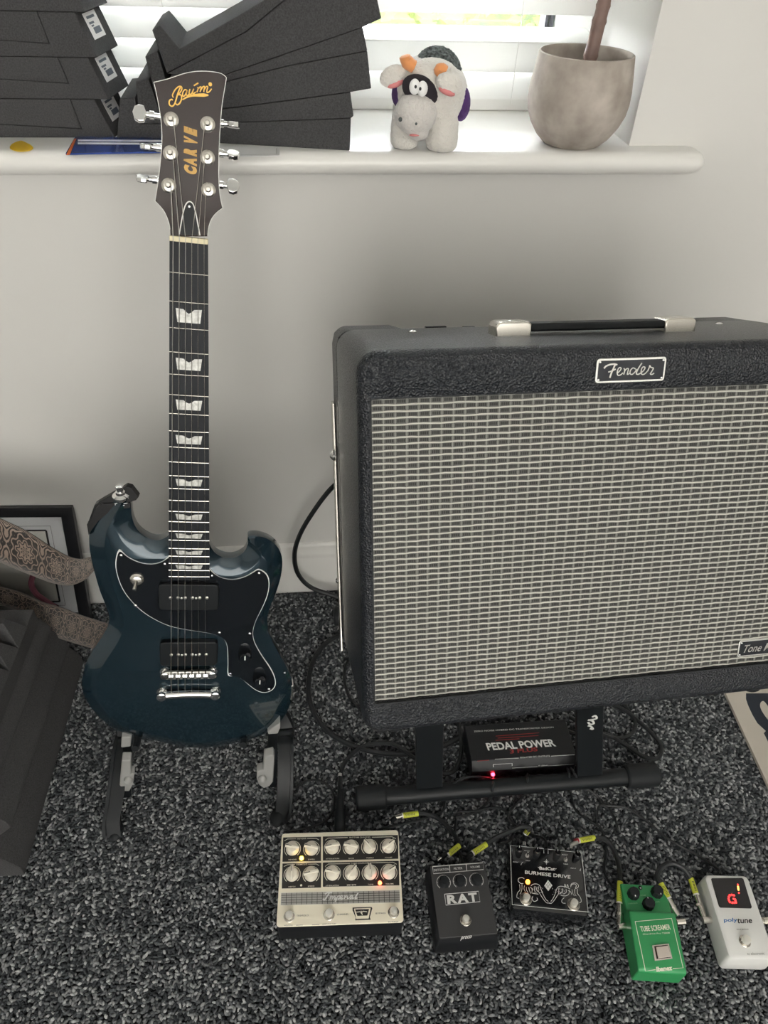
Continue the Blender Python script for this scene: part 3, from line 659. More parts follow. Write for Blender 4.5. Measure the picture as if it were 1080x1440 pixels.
# leather end over the upper horn button: flap top, and side running down behind the horn
le = MB(spi)
def gw(px, y): return GM @ to_local(px, GM, 1, y)
top = conv([(12, 418), (30, 380), (70, 270), (120, 240), (215, 185), (260, 160), (310, 128), (350, 140), (405, 210), (385, 235), (340, 250), (230, 255), (120, 262), (75, 300), (45, 370)], 5.4, 120, 660)
fa = [gw(p, 2.0) for p in top]; fb_ = [gw(p, 2.0)+GM.to_3x3() @ Vector((.05, 1.2, 0)) for p in top]
le.loft([fa, fb_]); le.build('leather_end', 'leather', strap, bevel=.15)
sd_ = MB(spi); side = conv([(12, 418), (45, 370), (75, 300), (120, 262), (230, 255), (340, 252), (345, 292), (260, 300), (170, 335), (100, 390), (50, 460), (25, 500)], 5.4, 120, 660)
sd_.loft([[gw(p, 1.75) for p in side], [gw(p, 2.3) for p in side]]); sd_.build('leather_side', 'leather', strap, bevel=.05)
ls = MB(spi); 
for pts in ([(222, 262), (240, 258), (250, 265), (225, 270)], [(262, 258), (290, 262), (320, 256)], [(268, 275), (298, 274)]):
    stroke(ls, [gw(p, 1.68) for p in conv(pts, 5.4, 120, 660)], .1, GM.to_3x3() @ Vector((0, -1, 0)), .02)
ls.build('stamped_mark', 'print_white', strap)
# ---------- guitar stand
gs_ = thing('guitar_stand', 'black folding a-frame guitar stand with pale grey rubber pads', 'stand', frame((-22.4, -42, 0)))
gsi = Matrix.Translation((22.4, 42, 0))
def bar(mb, pts, w, d, xd):
    xd = Vector(xd); lo = []
    for p in pts:
        p = Vector(p); lo.append([p-xd*w/2+Vector((0, -d/2, 0)), p+xd*w/2+Vector((0, -d/2, 0)), p+xd*w/2+Vector((0, d/2, 0)), p-xd*w/2+Vector((0, d/2, 0))])
    mb.loft(lo)
legs = {-1: [(160, 1172), (158, 1150), (163, 1120), (168, 1080), (172, 1046), (178, 1020)], 1: [(391, 1152), (398, 1136), (400, 1110), (401, 1070), (401, 1035), (398, 1012)]}
def legpt(px, y0): return hity(px, y0)
for s_ in (-1, 1):
    L_ = legs[s_]
    ys = [-55.0, -53.2, -50.6, -47.0, -43.5, -40.6]
    P = [hity(p, y) for p, y in zip(L_, ys)]
    P[0].z = max(P[0].z, .15)
    apex = Vector((-22.4+s_*2.5, -30.5, 40)); P.append(P[-1].lerp(apex, .5)); P.append(apex)
    Q = smooth(P, 4)
    m1 = MB(gsi); bar(m1, Q, 2.6, 1.3, (1, 0, 0)); lg1 = m1.build('front_leg', 'plastic', gs_, bevel=.3, seg=3)
    # rib along the outer edge
    m2 = MB(gsi); bar(m2, [q+Vector((s_*1.2, -.75, .2)) for q in Q[1:20]], .5, .9, (1, 0, 0)); m2.build('leg_rib', 'plastic', lg1, bevel=.1)
    ft = MB(gsi); f0 = P[0]; ft.ball((f0.x-s_*.2, f0.y+.5, .75), (1.3, 1.7, .8), 14, 8); ft.build('rubber_foot', 'rubber', gs_)
    rl_ = MB(gsi); bar(rl_, smooth([apex, apex.lerp(Vector((-22.4+s_*11, -14, .6)), .5), Vector((-22.4+s_*11, -14, .6))], 3), 2.2, 1.2, (1, 0, 0)); rl_.build('rear_leg', 'plastic', gs_, bevel=.25)
    # cradle arm with grey pads folded inside the leg channel
    padpx = {-1: [[(171, 1070), (184, 1070), (184, 1089), (189, 1089), (187, 1104), (182, 1113), (175, 1113), (168, 1105)], [(171, 1037), (185, 1037), (184, 1050), (170, 1052)]],
             1: [[(371, 1065), (384, 1062), (386, 1066), (384, 1100), (379, 1106), (371, 1109), (364, 1104), (361, 1096), (361, 1086), (370, 1083)], [(376, 1029), (388, 1021), (394, 1017), (394, 1024), (391, 1032), (377, 1033)]]}[s_]
    for k, pp in enumerate(padpx):
        yy = (-49.6, -47.2)[k]
        a = [hity(p, yy) for p in pp]; m3 = MB(gsi); m3.loft([a, [q+Vector((0, 1.5, .3)) for q in a]])
        pd = m3.build('grey_pad', mat('pale_grey_rubber', (.30, .30, .29), .6) if 'pad' not in M else M['pad'], gs_, bevel=.2, seg=3)
        M['pad'] = pd.data.materials[0]
        if k == 0:
            c = hity({-1: (181, 1096), 1: (369, 1094)}[s_], yy); MB(gsi).ball((c.x, c.y-.1, c.z), (.75, .7, .95), 14, 8).build('pad_tip', 'pad', pd)
    arm = MB(gsi); am0 = hity({-1: (178, 1118), 1: (382, 1112)}[s_], -48.2); am1 = hity({-1: (180, 1030), 1: (384, 1022)}[s_], -44.5)
    bar(arm, [am0, am1], 1.7, 1.2, (1, 0, 0)); arm.build('cradle_arm', 'plastic', gs_, bevel=.2)
    # hook that carries the lower bout
    hk = MB(gsi); c = am1; gb = GM @ Vector((s_*8.5, 2.4, -76.6)); hk.tube(smooth([c+Vector((0, 1.0, 0)), gb+Vector((0, 3, -1.2)), gb+Vector((0, 0, -1.4)), gb+Vector((0, -2.2, -.9))], 4), .6, 8); hk.build('cradle_hook', 'rubber', gs_)
MB(gsi).ball((-22.4, -30.5, 40), (3.2, 1.6, 2.2), 16, 10).build('hinge', 'plastic', gs_)
# ================================================================== things on the sill
M['sticker_ink'] = mat('sticker_print', (.10, .12, .16), .6)
def foam_prism(name, label, front, depth, group, bevel=.12):
    o_ = front[0]; Mx = frame((o_.x, o_.y, o_.z)); inv = Matrix.Translation(-Mx.translation)
    root = thing(name, label, 'foam panel', Mx, group)
    MB(inv).loft([front, [p+depth for p in front]]).build('foam_block', 'foam', root, bevel=bevel)
    return root, inv
# --- left stack: wedge panels interlocked in pairs
YL = 3.2
levels = [(93.4, 98.3), (98.35, 103.35), (103.4, 108.45), (108.5, 113.4)]
order = ['bottom', 'second', 'third', 'top']
dep = Vector((1.4, 8.6, 0))
for k, (z0, z1) in enumerate(levels):
    xr = -26.35+[0, .3, -.2, -.6][k]; xt = xr-1.75; xs = [-31.3, -31.7, -33.0, -33.5][k]; zs = z0+[1.15, 1.9, 1.5, 1.4][k]
    P_ = lambda x, z: Vector((x, YL, z))
    low = [P_(xr, z0), P_(xt, z1), P_(xs, z1), P_(xs+.65, zs), P_(-72, zs+2.0), P_(-72, z0)]
    hig = [P_(xs-.06, z1), P_(-72, z1), P_(-72, zs+2.06), P_(xs+.57, zs+.07)]
    r1, inv = foam_prism('acoustic_foam_panel', f'charcoal acoustic foam wedge panel with end sticker, {order[k]} layer of sill stack' if k < 3 else 'charcoal acoustic foam wedge panel topping the stickered sill stack', low, dep, 'foam panels stacked on the sill')
    foam_prism('acoustic_foam_panel', f'charcoal foam panel slotted into the {order[k]} stickered panel of the sill stack', hig, dep, 'foam panels stacked on the sill', .05)
    if k < 3:
        e = Vector((xt-xr, 0, z1-z0)); nn = dep.cross(e).normalized(); nn = -nn if nn.x < 0 else nn
        O = Vector((xr, YL, z0))+nn*.03
        cnr = lambda a, b: O+dep*a+e*b
        st_ = MB(inv); a0, a1, b0, b1 = .22, .72, .34, .92
        q = [cnr(a0, b0), cnr(a1, b0), cnr(a1, b1), cnr(a0, b1)]; st_.loft([q, [p+nn*.03 for p in q]]); so = st_.build('sticker', 'label_white', r1, smooth=False)
        ink = MB(inv); 
        for a, b, c, d in ((.30, .78, .62, .84), (.30, .66, .5, .71), (.36, .44, .64, .58), (.34, .6, .44, .64)):
            q = [cnr(a, b)+nn*.035, cnr(c, b)+nn*.035, cnr(c, d)+nn*.035, cnr(a, d)+nn*.035]; ink.add(q, [(0, 1, 2, 3)])
        ink.build('sticker_print', 'sticker_ink', so, smooth=False)
# --- right stack: panels fanned out, sawtooth left ends
f0 = Vector((-25.9, 3.5, SILL)); f1 = Vector((7.4, -2.85, SILL)); fd = (f1-f0).normalized(); fn = Vector((-fd.y, fd.x, 0))
FMx = Matrix((fd, fn, Vector((0, 0, 1)))).transposed().to_4x4(); FMx.translation = f0
def fan(pts): return [FMx @ to_local(p, FMx, 1, 0.0) for p in conv(pts, 2.842, 160, 0)]
FAN = [('lowest, flat on the sill', [(14, 553), (24, 395), (84, 390), (103, 495), (300, 500), (430, 493), (948, 474), (943, 603), (430, 582), (200, 565)], 13),
       ('second up', [(88, 325), (140, 319), (186, 458), (430, 438), (946, 370), (958, 464), (948, 472), (430, 491), (300, 498), (104, 493)], 13),
       ('third up', [(125, 226), (174, 205), (214, 340), (430, 332), (700, 264), (1013, 205), (1029, 354), (946, 368), (430, 436), (187, 456)], 13),
       ('fourth up', [(216, 338), (230, 300), (448, 299), (995, 110), (1013, 203), (700, 262), (430, 330)], 13),
       ('fifth up, tilted', [(214, 294), (530, 128), (690, -4), (800, -60), (1040, -60), (1070, 74), (996, 108), (448, 297), (232, 298)], 13),
       ('topmost with a deep v notch', [(153, 120), (184, 100), (263, 194), (500, 62), (700, -60), (798, -62), (688, -6), (528, 126), (212, 292)], 13)]
zmin = [SILL]
for k, (nm, pts, dp) in enumerate(FAN):
    q = fan(pts)
    if k == 0:
        for p in q:
            if p.z < SILL+.6: p.z = SILL
    foam_prism('acoustic_foam_panel', f'dark acoustic foam panel in the fanned stack behind headstock, {nm}', q, Vector((-.3, dp, 0)), 'foam panels fanned out on the sill', .1)
# --- small flat things
M['pick'] = mat('yellow_celluloid', (.72, .46, .02), .3)
pk = smooth([hitz(p, SILL) for p in ((14, 209), (18, 203), (28, 199), (34, 200), (45, 206), (46, 210), (38, 213), (24, 213))], 3, True)
c = hitz((30, 207), SILL); pm = MB(Matrix.Translation(-Vector((c.x, c.y, SILL))))
pm.loft([pk, [p+Vector((0, 0, .12)) for p in pk]]); o = pm.build('guitar_pick', 'pick', bevel=.04); o.location = (c.x*.01, c.y*.01, SILL*.01)
tag(o, 'small yellow guitar pick lying on the white windowsill', 'guitar pick')
M['blue_print'] = mat('blue_gloss_card', (.022, .055, .24), .18, coat=.5)
M['orange_print'] = mat('orange_gloss_card', (.75, .16, .04), .25)
bk = thing('booklet', 'glossy blue booklet with orange edge and white stripes on the sill', 'booklet', frame((-25, -1, SILL)))
bi = Matrix.Translation((25, 1, -SILL))
q = [hitz(p, SILL) for p in ((93, 218), (106, 195), (300, 196), (300, 214))]
q[2].y = min(q[2].y, 3.1)
MB(bi).loft([q, [p+Vector((0, 0, .22)) for p in q]]).build('cover', 'blue_print', bk, smooth=False)
q = [hitz(p, SILL+.23) for p in ((93, 218), (104.5, 195), (107.5, 195), (98, 218))]; MB(bi).loft([q, [p+Vector((0, 0, .02)) for p in q]]).build('orange_edge', 'orange_print', bk, smooth=False)
for y0, y1 in ((196.2, 198.5), (200.3, 202.6)):
    q = [hitz(p, SILL+.23) for p in ((109.5, y0), (300, y0+1.5), (300, y1+1.5), (109.5, y1))]; MB(bi).loft([q, [p+Vector((0, 0, .02)) for p in q]]).build('white_stripe', 'label_white', bk, smooth=False)
sh = MB(Matrix.Translation((5, 3, -SILL))); q = [hitz(p, SILL+.02) for p in ((305, 222), (393, 219.5), (393, 207), (305, 205))]
sh.loft([q, [p+Vector((0, 0, .08)) for p in q]]); o = sh.build('paper_sheet', 'label_white', smooth=False); o.location = (-.05, -.03, SILL*.01)
tag(o, 'white printed sheet of paper under the fanned foam panels', 'paper')
li = MB(); 
for a, b in (((309, 218.5), (389, 216.5)), ((389, 216.5), (389, 208.5))):
    A_, B_ = hitz(a, SILL+.11)-Vector((-5, -3, SILL)), hitz(b, SILL+.11)-Vector((-5, -3, SILL)); stroke(li, [A_, B_], .06, (0, 0, 1), .005)
li.build('printed_rule', 'thread', o, smooth=False)
# ================================================================== plant pot
M['clay'] = mat('grey_brown_clay', (.34, .29, .25), .85, var=(22, .25, (.50, .45, .40)), bump=('noise', 45, .3))
M['soil'] = mat('potting_soil', (.035, .025, .018), .95, bump=('noise', 120, 1, .004))
M['stem'] = mat('brown_cane', (.20, .13, .11), .6, var=(30, .3))
PC = Vector((41.0, 1.4, SILL)); pot = thing('plant_pot', 'tall rounded grey-brown clay plant pot on the sill', 'pot', frame(PC))
prof = [(.2, 0), (3.7, 0), (4.3, .2), (5.4, 1.2), (6.5, 2.8), (7.15, 4.4), (7.35, 5.8), (7.3, 7.4), (7.05, 9.2), (6.75, 11.2), (6.65, 11.75), (6.45, 11.85), (6.25, 11.6), (6.4, 10.0), (6.45, 8.8), (.2, 8.8)]
MB().lathe(prof, (0, 0, 0), (0, 0, 1), 56).build('pot_body', 'clay', pot, angle=50)
so = MB(); so.lathe([(6.3, 8.5), (6.35, 9.4), (5.5, 9.9), (3, 10.1), (.2, 10.2)], n=32)
so.build('soil', 'soil', pot)
stm = thing('potted_plant', 'bare brown ringed plant cane rising from the clay pot', 'plant', frame(PC+Vector((.7, .6, 9.9))))
P0 = Vector((0, 0, 0)); tp_ = hity((850, 0), 2.6)-(PC+Vector((.7, .6, 9.9))); P1 = tp_*3.2
pts = []; rs = []
for i in range(57):
    t = i/56; node = abs((t*13) % 1-.5) > .42
    pts.append(P0.lerp(P1, t)+Vector((0, 0, -.4))); rs.append((.98-.25*t)*(1.13 if node else 1))
MB().tube(pts, rs, 14).build('cane', 'stem', stm)
# ================================================================== plush cow
M['plush'] = mat('white_plush', (.74, .71, .66), .95, sheen=.6, bump=('noise', 260, .9, .004))
M['plush_muzzle'] = mat('pale_grey_plush', (.66, .63, .60), .95, sheen=.6, bump=('noise', 260, .9, .004))
M['felt_black'] = mat('black_felt', (.022, .018, .024), .9, bump=('noise', 500, .4))
M['felt_grey'] = mat('grey_curly_plush', (.085, .10, .105), .95, bump=('voronoi', 260, 1, .006), var=(220, .6, (.22, .25, .25)))
M['felt_purple'] = mat('purple_plush', (.075, .03, .14), .9, bump=('noise', 300, .7, .003))
M['felt_orange'] = mat('orange_felt', (.74, .30, .11), .9, sheen=.4)
M['felt_pink'] = mat('pink_felt', (.70, .25, .25), .9)
M['eye_white'] = mat('toy_eye_white', (.85, .85, .85), .2)
CO = Vector((18.6, 0.6, SILL)); cow = thing('plush_cow', 'white plush toy cow with black eye patch and orange horns on the sill', 'soft toy', frame(CO))
cb = MB()
cb.ball((.9, 2.6, 6.3), (5.2, 6.6, 4.9), 24, 14); cb.ball((.3, -1.0, 6.9), (4.8, 4.2, 4.3), 22, 14)
for x, y, rx, ry in ((-3.3, -1.9, 2.05, 2.1), (1.9, -3.2, 2.3, 2.2), (4.1, 5.2, 1.7, 2.0), (-2.6, 6, 1.7, 2.0)):
    cb.loft([[(x+rx*sc*math.cos(a), y+ry*sc*math.sin(a), z) for a in [2*math.pi*k/16 for k in range(16)]] for z, sc in ((.05, .78), (.4, .98), (1.2, 1.03), (2.5, 1), (4.4, .95))])
cb.ball((-.9, -2.6, 7.9), (3.9, 3.4, 3.3), 22, 14)
bo_ = cb.build('plush_body', 'plush', cow, recalc=True)
rm = bo_.modifiers.new('remesh', 'REMESH'); rm.mode = 'VOXEL'; rm.voxel_size = .0028; rm.use_smooth_shade = True
sm2 = bo_.modifiers.new('smooth', 'SMOOTH'); sm2.iterations = 12; sm2.factor = .6
tx = bpy.data.textures.new('nap', 'CLOUDS'); tx.noise_scale = .0035
dm = bo_.modifiers.new('nap', 'DISPLACE'); dm.texture = tx; dm.texture_coords = 'LOCAL'; dm.strength = .0022; dm.mid_level = .5
mz = MB(); mz.ball((-2.4, -5.4, 5.3), (2.95, 2.5, 2.75), 24, 16); mz.ball((-1.9, -5.7, 2.9), (1.5, 1.4, .95), 16, 10)
mo = mz.build('muzzle', 'plush_muzzle', cow); r2 = mo.modifiers.new('remesh', 'REMESH'); r2.mode = 'VOXEL'; r2.voxel_size = .0024; r2.use_smooth_shade = True
s2 = mo.modifiers.new('smooth', 'SMOOTH'); s2.iterations = 6; d2 = mo.modifiers.new('nap', 'DISPLACE'); d2.texture = tx; d2.strength = .0016; d2.texture_coords = 'LOCAL'
def cpx(px, y): return hity(px, y+CO.y)-CO
for px in ((563, 168), (585, 173)):
    c = cpx(px, -7.55); MB().ball(c, (.26, .3, .3), 10, 6).build('nostril', 'felt_grey', mo)
c = cpx((583, 190), -6.9); MB().ball(c, (.75, .3, .16), 12, 6).build('mouth', 'felt_pink', mo)
pa = cpx((589, 126), -5.9)
MB().ball(pa+Vector((.3, .55, -.2)), (2.65, 1.1, 1.75), 24, 14, Matrix.Rotation(.42, 3, 'Y')).build('eye_patch', 'felt_black', cow)
for px in ((583, 122), (594, 125)):
    c = cpx(px, -6.9); ey = MB().ball(c, (.72, .4, .95), 14, 10).build('eye', 'eye_white', cow)
    MB().ball(cpx((px[0]+(1.5 if px[0] < 590 else -3), px[1]), -7.32), (.17, .1, .22), 10, 6).build('pupil', 'ink', ey)
for px, rot, sx_ in (((553, 107), -.35, 1), ((632, 118), .35, 1)):
    c = cpx(px, -3.6 if rot < 0 else -6.4); e_ = MB().ball(c, (1.95, .9, 1.3), 18, 10, Matrix.Rotation(rot, 3, 'Y')); eo_ = e_.build('ear', 'plush', cow)
    d3 = eo_.modifiers.new('sub', 'SUBSURF'); d3.levels = d3.render_levels = 2; d4 = eo_.modifiers.new('nap', 'DISPLACE'); d4.texture = tx; d4.strength = .002; d4.texture_coords = 'LOCAL'
    MB().ball(c+Vector((.35 if rot < 0 else -.3, -.25, -.8)), (1.25, .6, .5), 14, 8, Matrix.Rotation(rot, 3, 'Y')).build('inner_ear', 'felt_pink', eo_)
for pts, rr in (([(582, 94), (576, 90), (571, 85), (569, 78)], [.8, .85, .75, .5]), ([(620, 103), (617, 98), (621, 97), (626, 101)], [.7, .7, .75, .5])):
    q = [cpx(p, -4.6 if pts[0][0] < 600 else -5.0) for p in pts]; MB().tube(smooth(q, 4), [rr[0]]*4+[rr[1]]*4+[rr[2]]*4+[rr[3]], 12).build('horn', 'felt_orange', cow)
gp_ = MB().ball((1.6, 2.4, 8.9), (3.5, 4.0, 3.05), 24, 14, Matrix.Rotation(.30, 3, 'Y')).build('grey_back_patch', 'felt_grey', cow)
d5 = gp_.modifiers.new('sub', 'SUBSURF'); d5.levels = d5.render_levels = 2; d6 = gp_.modifiers.new('curl', 'DISPLACE'); d6.texture = tx; d6.strength = .004; d6.texture_coords = 'LOCAL'
MB().ball((5.0, .4, 5.3), (1.3, 2.0, 2.3), 16, 10).build('purple_side_patch', 'felt_purple', cow)
MB().ball((-3.4, 2.4, 6.0), (1.5, 2.2, 1.9), 16, 10).build('purple_side_patch', 'felt_purple', cow)
# ================================================================== floor foam stack beside the guitar
FX = -49.0
def slab(name, label, prof, y0, y1, yaw=0):
    ox, oz = prof[0]; root = thing(name, label, 'foam panel', frame((ox, y0, oz), yaw), 'foam panels stacked on the floor')
    MB().loft([[(x-ox, yy, z-oz) for x, z in prof] for yy in (0, y1-y0)]).build('foam_block', 'foam', root, bevel=.15); return root
slab('acoustic_foam_panel', 'dark foam panel lying lowest on the carpet beside the guitar', [(FX-.3, .05), (FX-.3, 2.8), (FX-2.6, 6.9), (FX-3.4, 7.9), (-96, 7.9), (-96, .05)], -60.2, -18.2, math.radians(-1.2))
slab('acoustic_foam_panel', 'dark foam panel second up in the floor stack beside the guitar', [(FX-2.6, 8.0), (FX-.2, 10.4), (FX-.5, 12.4), (FX-2.6, 15.6), (-96, 15.6), (-96, 8.0)], -57.2, -21.6, math.radians(-2))
slab('acoustic_foam_panel', 'dark foam panel third up in the floor stack beside the guitar', [(FX-2.7, 15.7), (FX-.9, 18.4), (FX-1.1, 20.0), (FX-2.2, 21.9), (-96, 21.9), (-96, 15.7)], -56.6, -24.4, math.radians(-2.6))
tpn = thing('acoustic_foam_panel', 'dark pyramid-faced foam panel on top of the floor stack', 'foam panel', frame((FX-1.6, -57, 22.0), math.radians(-2.2)), 'foam panels stacked on the floor')
py = MB(); pit = 4.6; base = 3.4
py.box(-42, 0, 0, 31.4, 0, base)
for i in range(9):
    for j in range(6):
        x1 = -i*pit; x0 = x1-pit; y0 = j*pit; y1 = y0+pit; cx, cy = (x0+x1)/2, (y0+y1)/2; e = .55
        py.add([(x0, y0, base), (x1, y0, base), (x1, y1, base), (x0, y1, base), (cx-e, cy-e, base+4.2), (cx+e, cy-e, base+4.2), (cx+e, cy+e, base+4.2), (cx-e, cy+e, base+4.2)],
               [(0, 1, 5, 4), (1, 2, 6, 5), (2, 3, 7, 6), (3, 0, 4, 7), (4, 5, 6, 7)])
py.build('pyramid_block', 'foam', tpn, smooth=False, bevel=.12)
# ================================================================== framed picture against the wall
M['frame_black'] = mat('black_frame_lacquer', (.012, .013, .016), .35)
M['mount'] = mat('white_mount_board', (.68, .69, .70), .7)
M['art_paper'] = mat('cream_art_paper', (.66, .65, .60), .8)
FRM = frame((-62.6, -7.4, .15), 0, -math.radians(13.2), math.radians(2.6))
pf = thing('picture_frame', 'black framed print with white mount leaning against the wall', 'picture', FRM)
W2, H2, B_ = 13.6, 28.6, 2.5
fm = MB(); lo = []
for off, y in ((0, 1.6), (0, .1), (.15, 0), (.75, -.05), (B_-.15, .25), (B_, .5), (B_, 1.5)): lo.append([(p[0], y, p[1]) for p in ((-W2+off, off), (W2-off, off), (W2-off, H2-off), (-W2+off, H2-off))])
fm.loft(lo, False, False).build('frame_moulding', 'frame_black', pf, angle=20)
MB().box(-W2+1, W2-1, 1.0, 1.5, 1, H2-1).build('mount_board', 'mount', pf, smooth=False)
MB().box(-W2+6.0, W2-6.0, .93, 1.0, 5.5, H2-5.6).build('art_sheet', 'art_paper', pf, smooth=False)
ln = MB()
for off, wd in ((6.0, .38), (5.0, .06)):
    q = [(-W2+off, .9, off-.5), (W2-off, .9, off-.5), (W2-off, .9, H2-off+.3), (-W2+off, .9, H2-off+.3), (-W2+off, .9, off-.5)]
    for a, b in zip(q, q[1:]): stroke(ln, [a, b], wd, (0, -1, 0), .02)
ln.build('printed_border', 'ink', pf, smooth=False)
MB().box(-W2+B_-.2, W2-B_+.2, .62, .72, B_-.2, H2-B_+.2).build('glazing', gl, pf, smooth=False)
# ================================================================== lettered board at the right
M['cream_board'] = mat('cream_board', (.50, .46, .40), .6, var=(8, .08))
M['navy'] = mat('navy_print', (.008, .014, .026), .5)
bc = Vector((95, -45, .05)); bdr = thing('lettered_board', 'cream board with bold navy lettering lying on the carpet by amplifier', 'board', frame(bc)); bi = Matrix.Translation(-bc)
e0 = hitz((1018, 970), .8); e1 = hitz((1080, 1104), .8); dv = (e1-e0).normalized(); nv = Vector((-dv.y, dv.x, 0)); nv = nv if nv.x > 0 else -nv
e0 = e0-dv*12
q = [e0, e1+dv*.6, e1+dv*.6+nv*30, e0+nv*30]; q = [Vector((p.x, p.y, .1)) for p in q]
MB(bi).loft([q, [p+Vector((0, 0, .75)) for p in q]]).build('panel', 'cream_board', bdr, bevel=.06)
lt = MB(bi); nl = [(1049, 975), (1049, 983), (1052, 992), (1058, 1005), (1065, 1017), (1077, 1028), (1074, 1031), (1080, 1043), (1088, 1060), (1110, 1050), (1110, 975)]
q = [hitz(p, .86) for p in nl]; lt.loft([q, [p+Vector((0, 0, .015)) for p in q]]); lt.build('bold_lettering', 'navy', bdr, smooth=False)
ci = MB(bi); q = smooth([hitz(p, .89) for p in ((1069, 990), (1072, 986), (1076, 988), (1084, 1000), (1092, 1022), (1085, 1018), (1076, 1007), (1070, 997))], 3, True); ci.loft([q, [p+Vector((0, 0, .015)) for p in q]]); ci.build('letter_counter', 'cream_board', bdr, smooth=False)
# ================================================================== effects pedals on the carpet
Z0 = .12
def lamp(name, c, r, colr, strength, parent, ax=(0, 0, 1)):
    m = mat(name+'_glow', colr, .3, emit=(colr, strength))
    return MB().lathe([(r, -.1), (r, .12), (r*.85, .3), (r*.5, .42), (r*.1, .46)], c, ax, 14).build(name, m, parent)
def footswitch(c, parent, r=.55, washer=.85, h=1.1, m='nickel', hexnut=True):
    c = Vector(c)
    nut = MB().lathe([(washer, 0), (washer, .12), (washer*.95, .16)], c, (0, 0, 1), 24).build('footswitch', m, parent)
    MB().lathe([(washer*.82, .14), (washer*.82, .5)], c, (0, 0, 1), 6 if hexnut else 20).build('hex_nut', m, nut, smooth=False, bevel=.03)
    MB().lathe([(r, .3), (r, h-.15), (r*.85, h), (r*.2, h+.05)], c, (0, 0, 1), 20).build('plunger', 'satin', nut)
class Face:
    """things on the top face of a pedal, placed from the photograph through the plane z=h"""
    def __init__(s, Mx, root, h, sc, ox, oy): s.M, s.root, s.h, s.sc, s.ox, s.oy = Mx, root, h, sc, ox, oy
    def p(s, c, dz=0): q = to_local((s.ox+c[0]/s.sc, s.oy+c[1]/s.sc), s.M, 2, s.h); return Vector((q.x, q.y, s.h+dz))
    def text(s, t, a, b, top, m, bold=0., dz=.02, name='lettering'):
        k = MB(); text3(k, t, s.p(a, dz), s.p(b, dz), s.p(top, dz), bold=bold); return k.build(name, m, s.root, smooth=False)
    def lines(s, segs, w_, m, name='printed_lines', dz=.012, sm=0):
        k = MB()
        for sg in segs:
            q = [s.p(c, dz) for c in sg]; stroke(k, smooth(q, sm) if sm else q, w_, (0, 0, 1), .008)
        return k.build(name, m, s.root, smooth=False)
    def poly(s, pts, m, name, dz=.004, th=.012, bevel=0):
        q = [s.p(c, dz) for c in pts]; return MB().loft([q, [v+Vector((0, 0, th)) for v in q]]).build(name, m, s.root, smooth=False, bevel=bevel)
# ---------- cream preamp pedal
PM = frame((1.42, -67.05, Z0), math.radians(-3.2)); h = 5.4
pd1 = thing('preamp_pedal', 'wide cream preamp pedal with twelve knobs and a mesh strip', 'effects pedal', PM)
M['cream'] = mat('cream_enamel', (.82, .76, .61), .35)
M['cream_edge'] = mat('cream_print_edge', (.80, .76, .64), .4)
M['panel_black'] = mat('black_panel_print', (.020, .018, .017), .4)
M['knob_ivory'] = mat('ivory_knob', (.78, .73, .62), .3, coat=.4)
MB().loft([[(x, y, z) for x, y in rrect(-9.4-e, 9.4+e, -6.95-e, 6.95+e, .35)] for e, z in ((0, .1), (.05, 4.6), (0, 5.05))]).build('enclosure', 'black_paint', pd1)
MB().prism(rrect(-9.5, 9.5, -7.0, 7.0, .5), 5.05, h, 'z').build('face_plate', 'cream', pd1, bevel=.12, seg=3)
F = Face(PM, pd1, h, 5.684, 385, 1150)
panels = [[(75, 158), (378, 151), (377, 346), (69, 352)], [(392, 150), (992, 138), (996, 328), (392, 342)], [(70, 366), (380, 360), (378, 558), (64, 566)], [(392, 358), (999, 344), (1004, 540), (392, 552)]]
for pq in panels: F.poly(pq, 'panel_black', 'control_panel')
kn = [((150, 250), 75), ((302, 250), 75), ((468, 240), 100), ((617, 240), 75), ((765, 235), 45), ((915, 232), -55), ((147, 455), 0), ((298, 455), 100), ((470, 447), 75), ((620, 445), -38), ((770, 442), 3), ((920, 438), -60)]
arcs = []
for c, a in kn:
    q = F.p(c); r = 1.06
    k = MB().lathe([(r, 0), (r*.98, .35), (r*.86, .6), (r*.8, .95), (r*.7, 1.02), (r*.1, 1.05)], q, (0, 0, 1), 26).build('control_knob', 'knob_ivory', pd1)
    T = Matrix.Translation(q) @ Matrix.Rotation(math.radians(a), 4, 'Z')
    MB(T).box(-.22, .22, -1.15, 1.15, .55, 1.22).build('pointer_bar', 'knob_ivory', k, bevel=.08)
    MB(T).box(-.05, .05, .1, 1.15, 1.2, 1.24).build('pointer_line', 'panel_black', k, smooth=False)
    k2 = MB(); stroke(k2, [q+Vector((1.28*math.cos(t), 1.28*math.sin(t), .02)) for t in [math.radians(-50+280*i/24) for i in range(25)]], .09, (0, 0, 1), .01); k2.build('dial_arc', 'cream_edge', pd1, smooth=False)
F.lines([[(84, 185), (110, 170), (180, 168)], [(265, 166), (340, 165), (362, 178)], [(410, 180), (435, 163), (590, 158)], [(785, 156), (945, 152), (975, 168)], [(80, 390), (110, 376), (170, 374)], [(275, 372), (340, 370), (362, 382)], [(410, 390), (435, 370), (610, 366)], [(775, 361), (955, 356), (982, 372)]], .09, 'cream_edge')
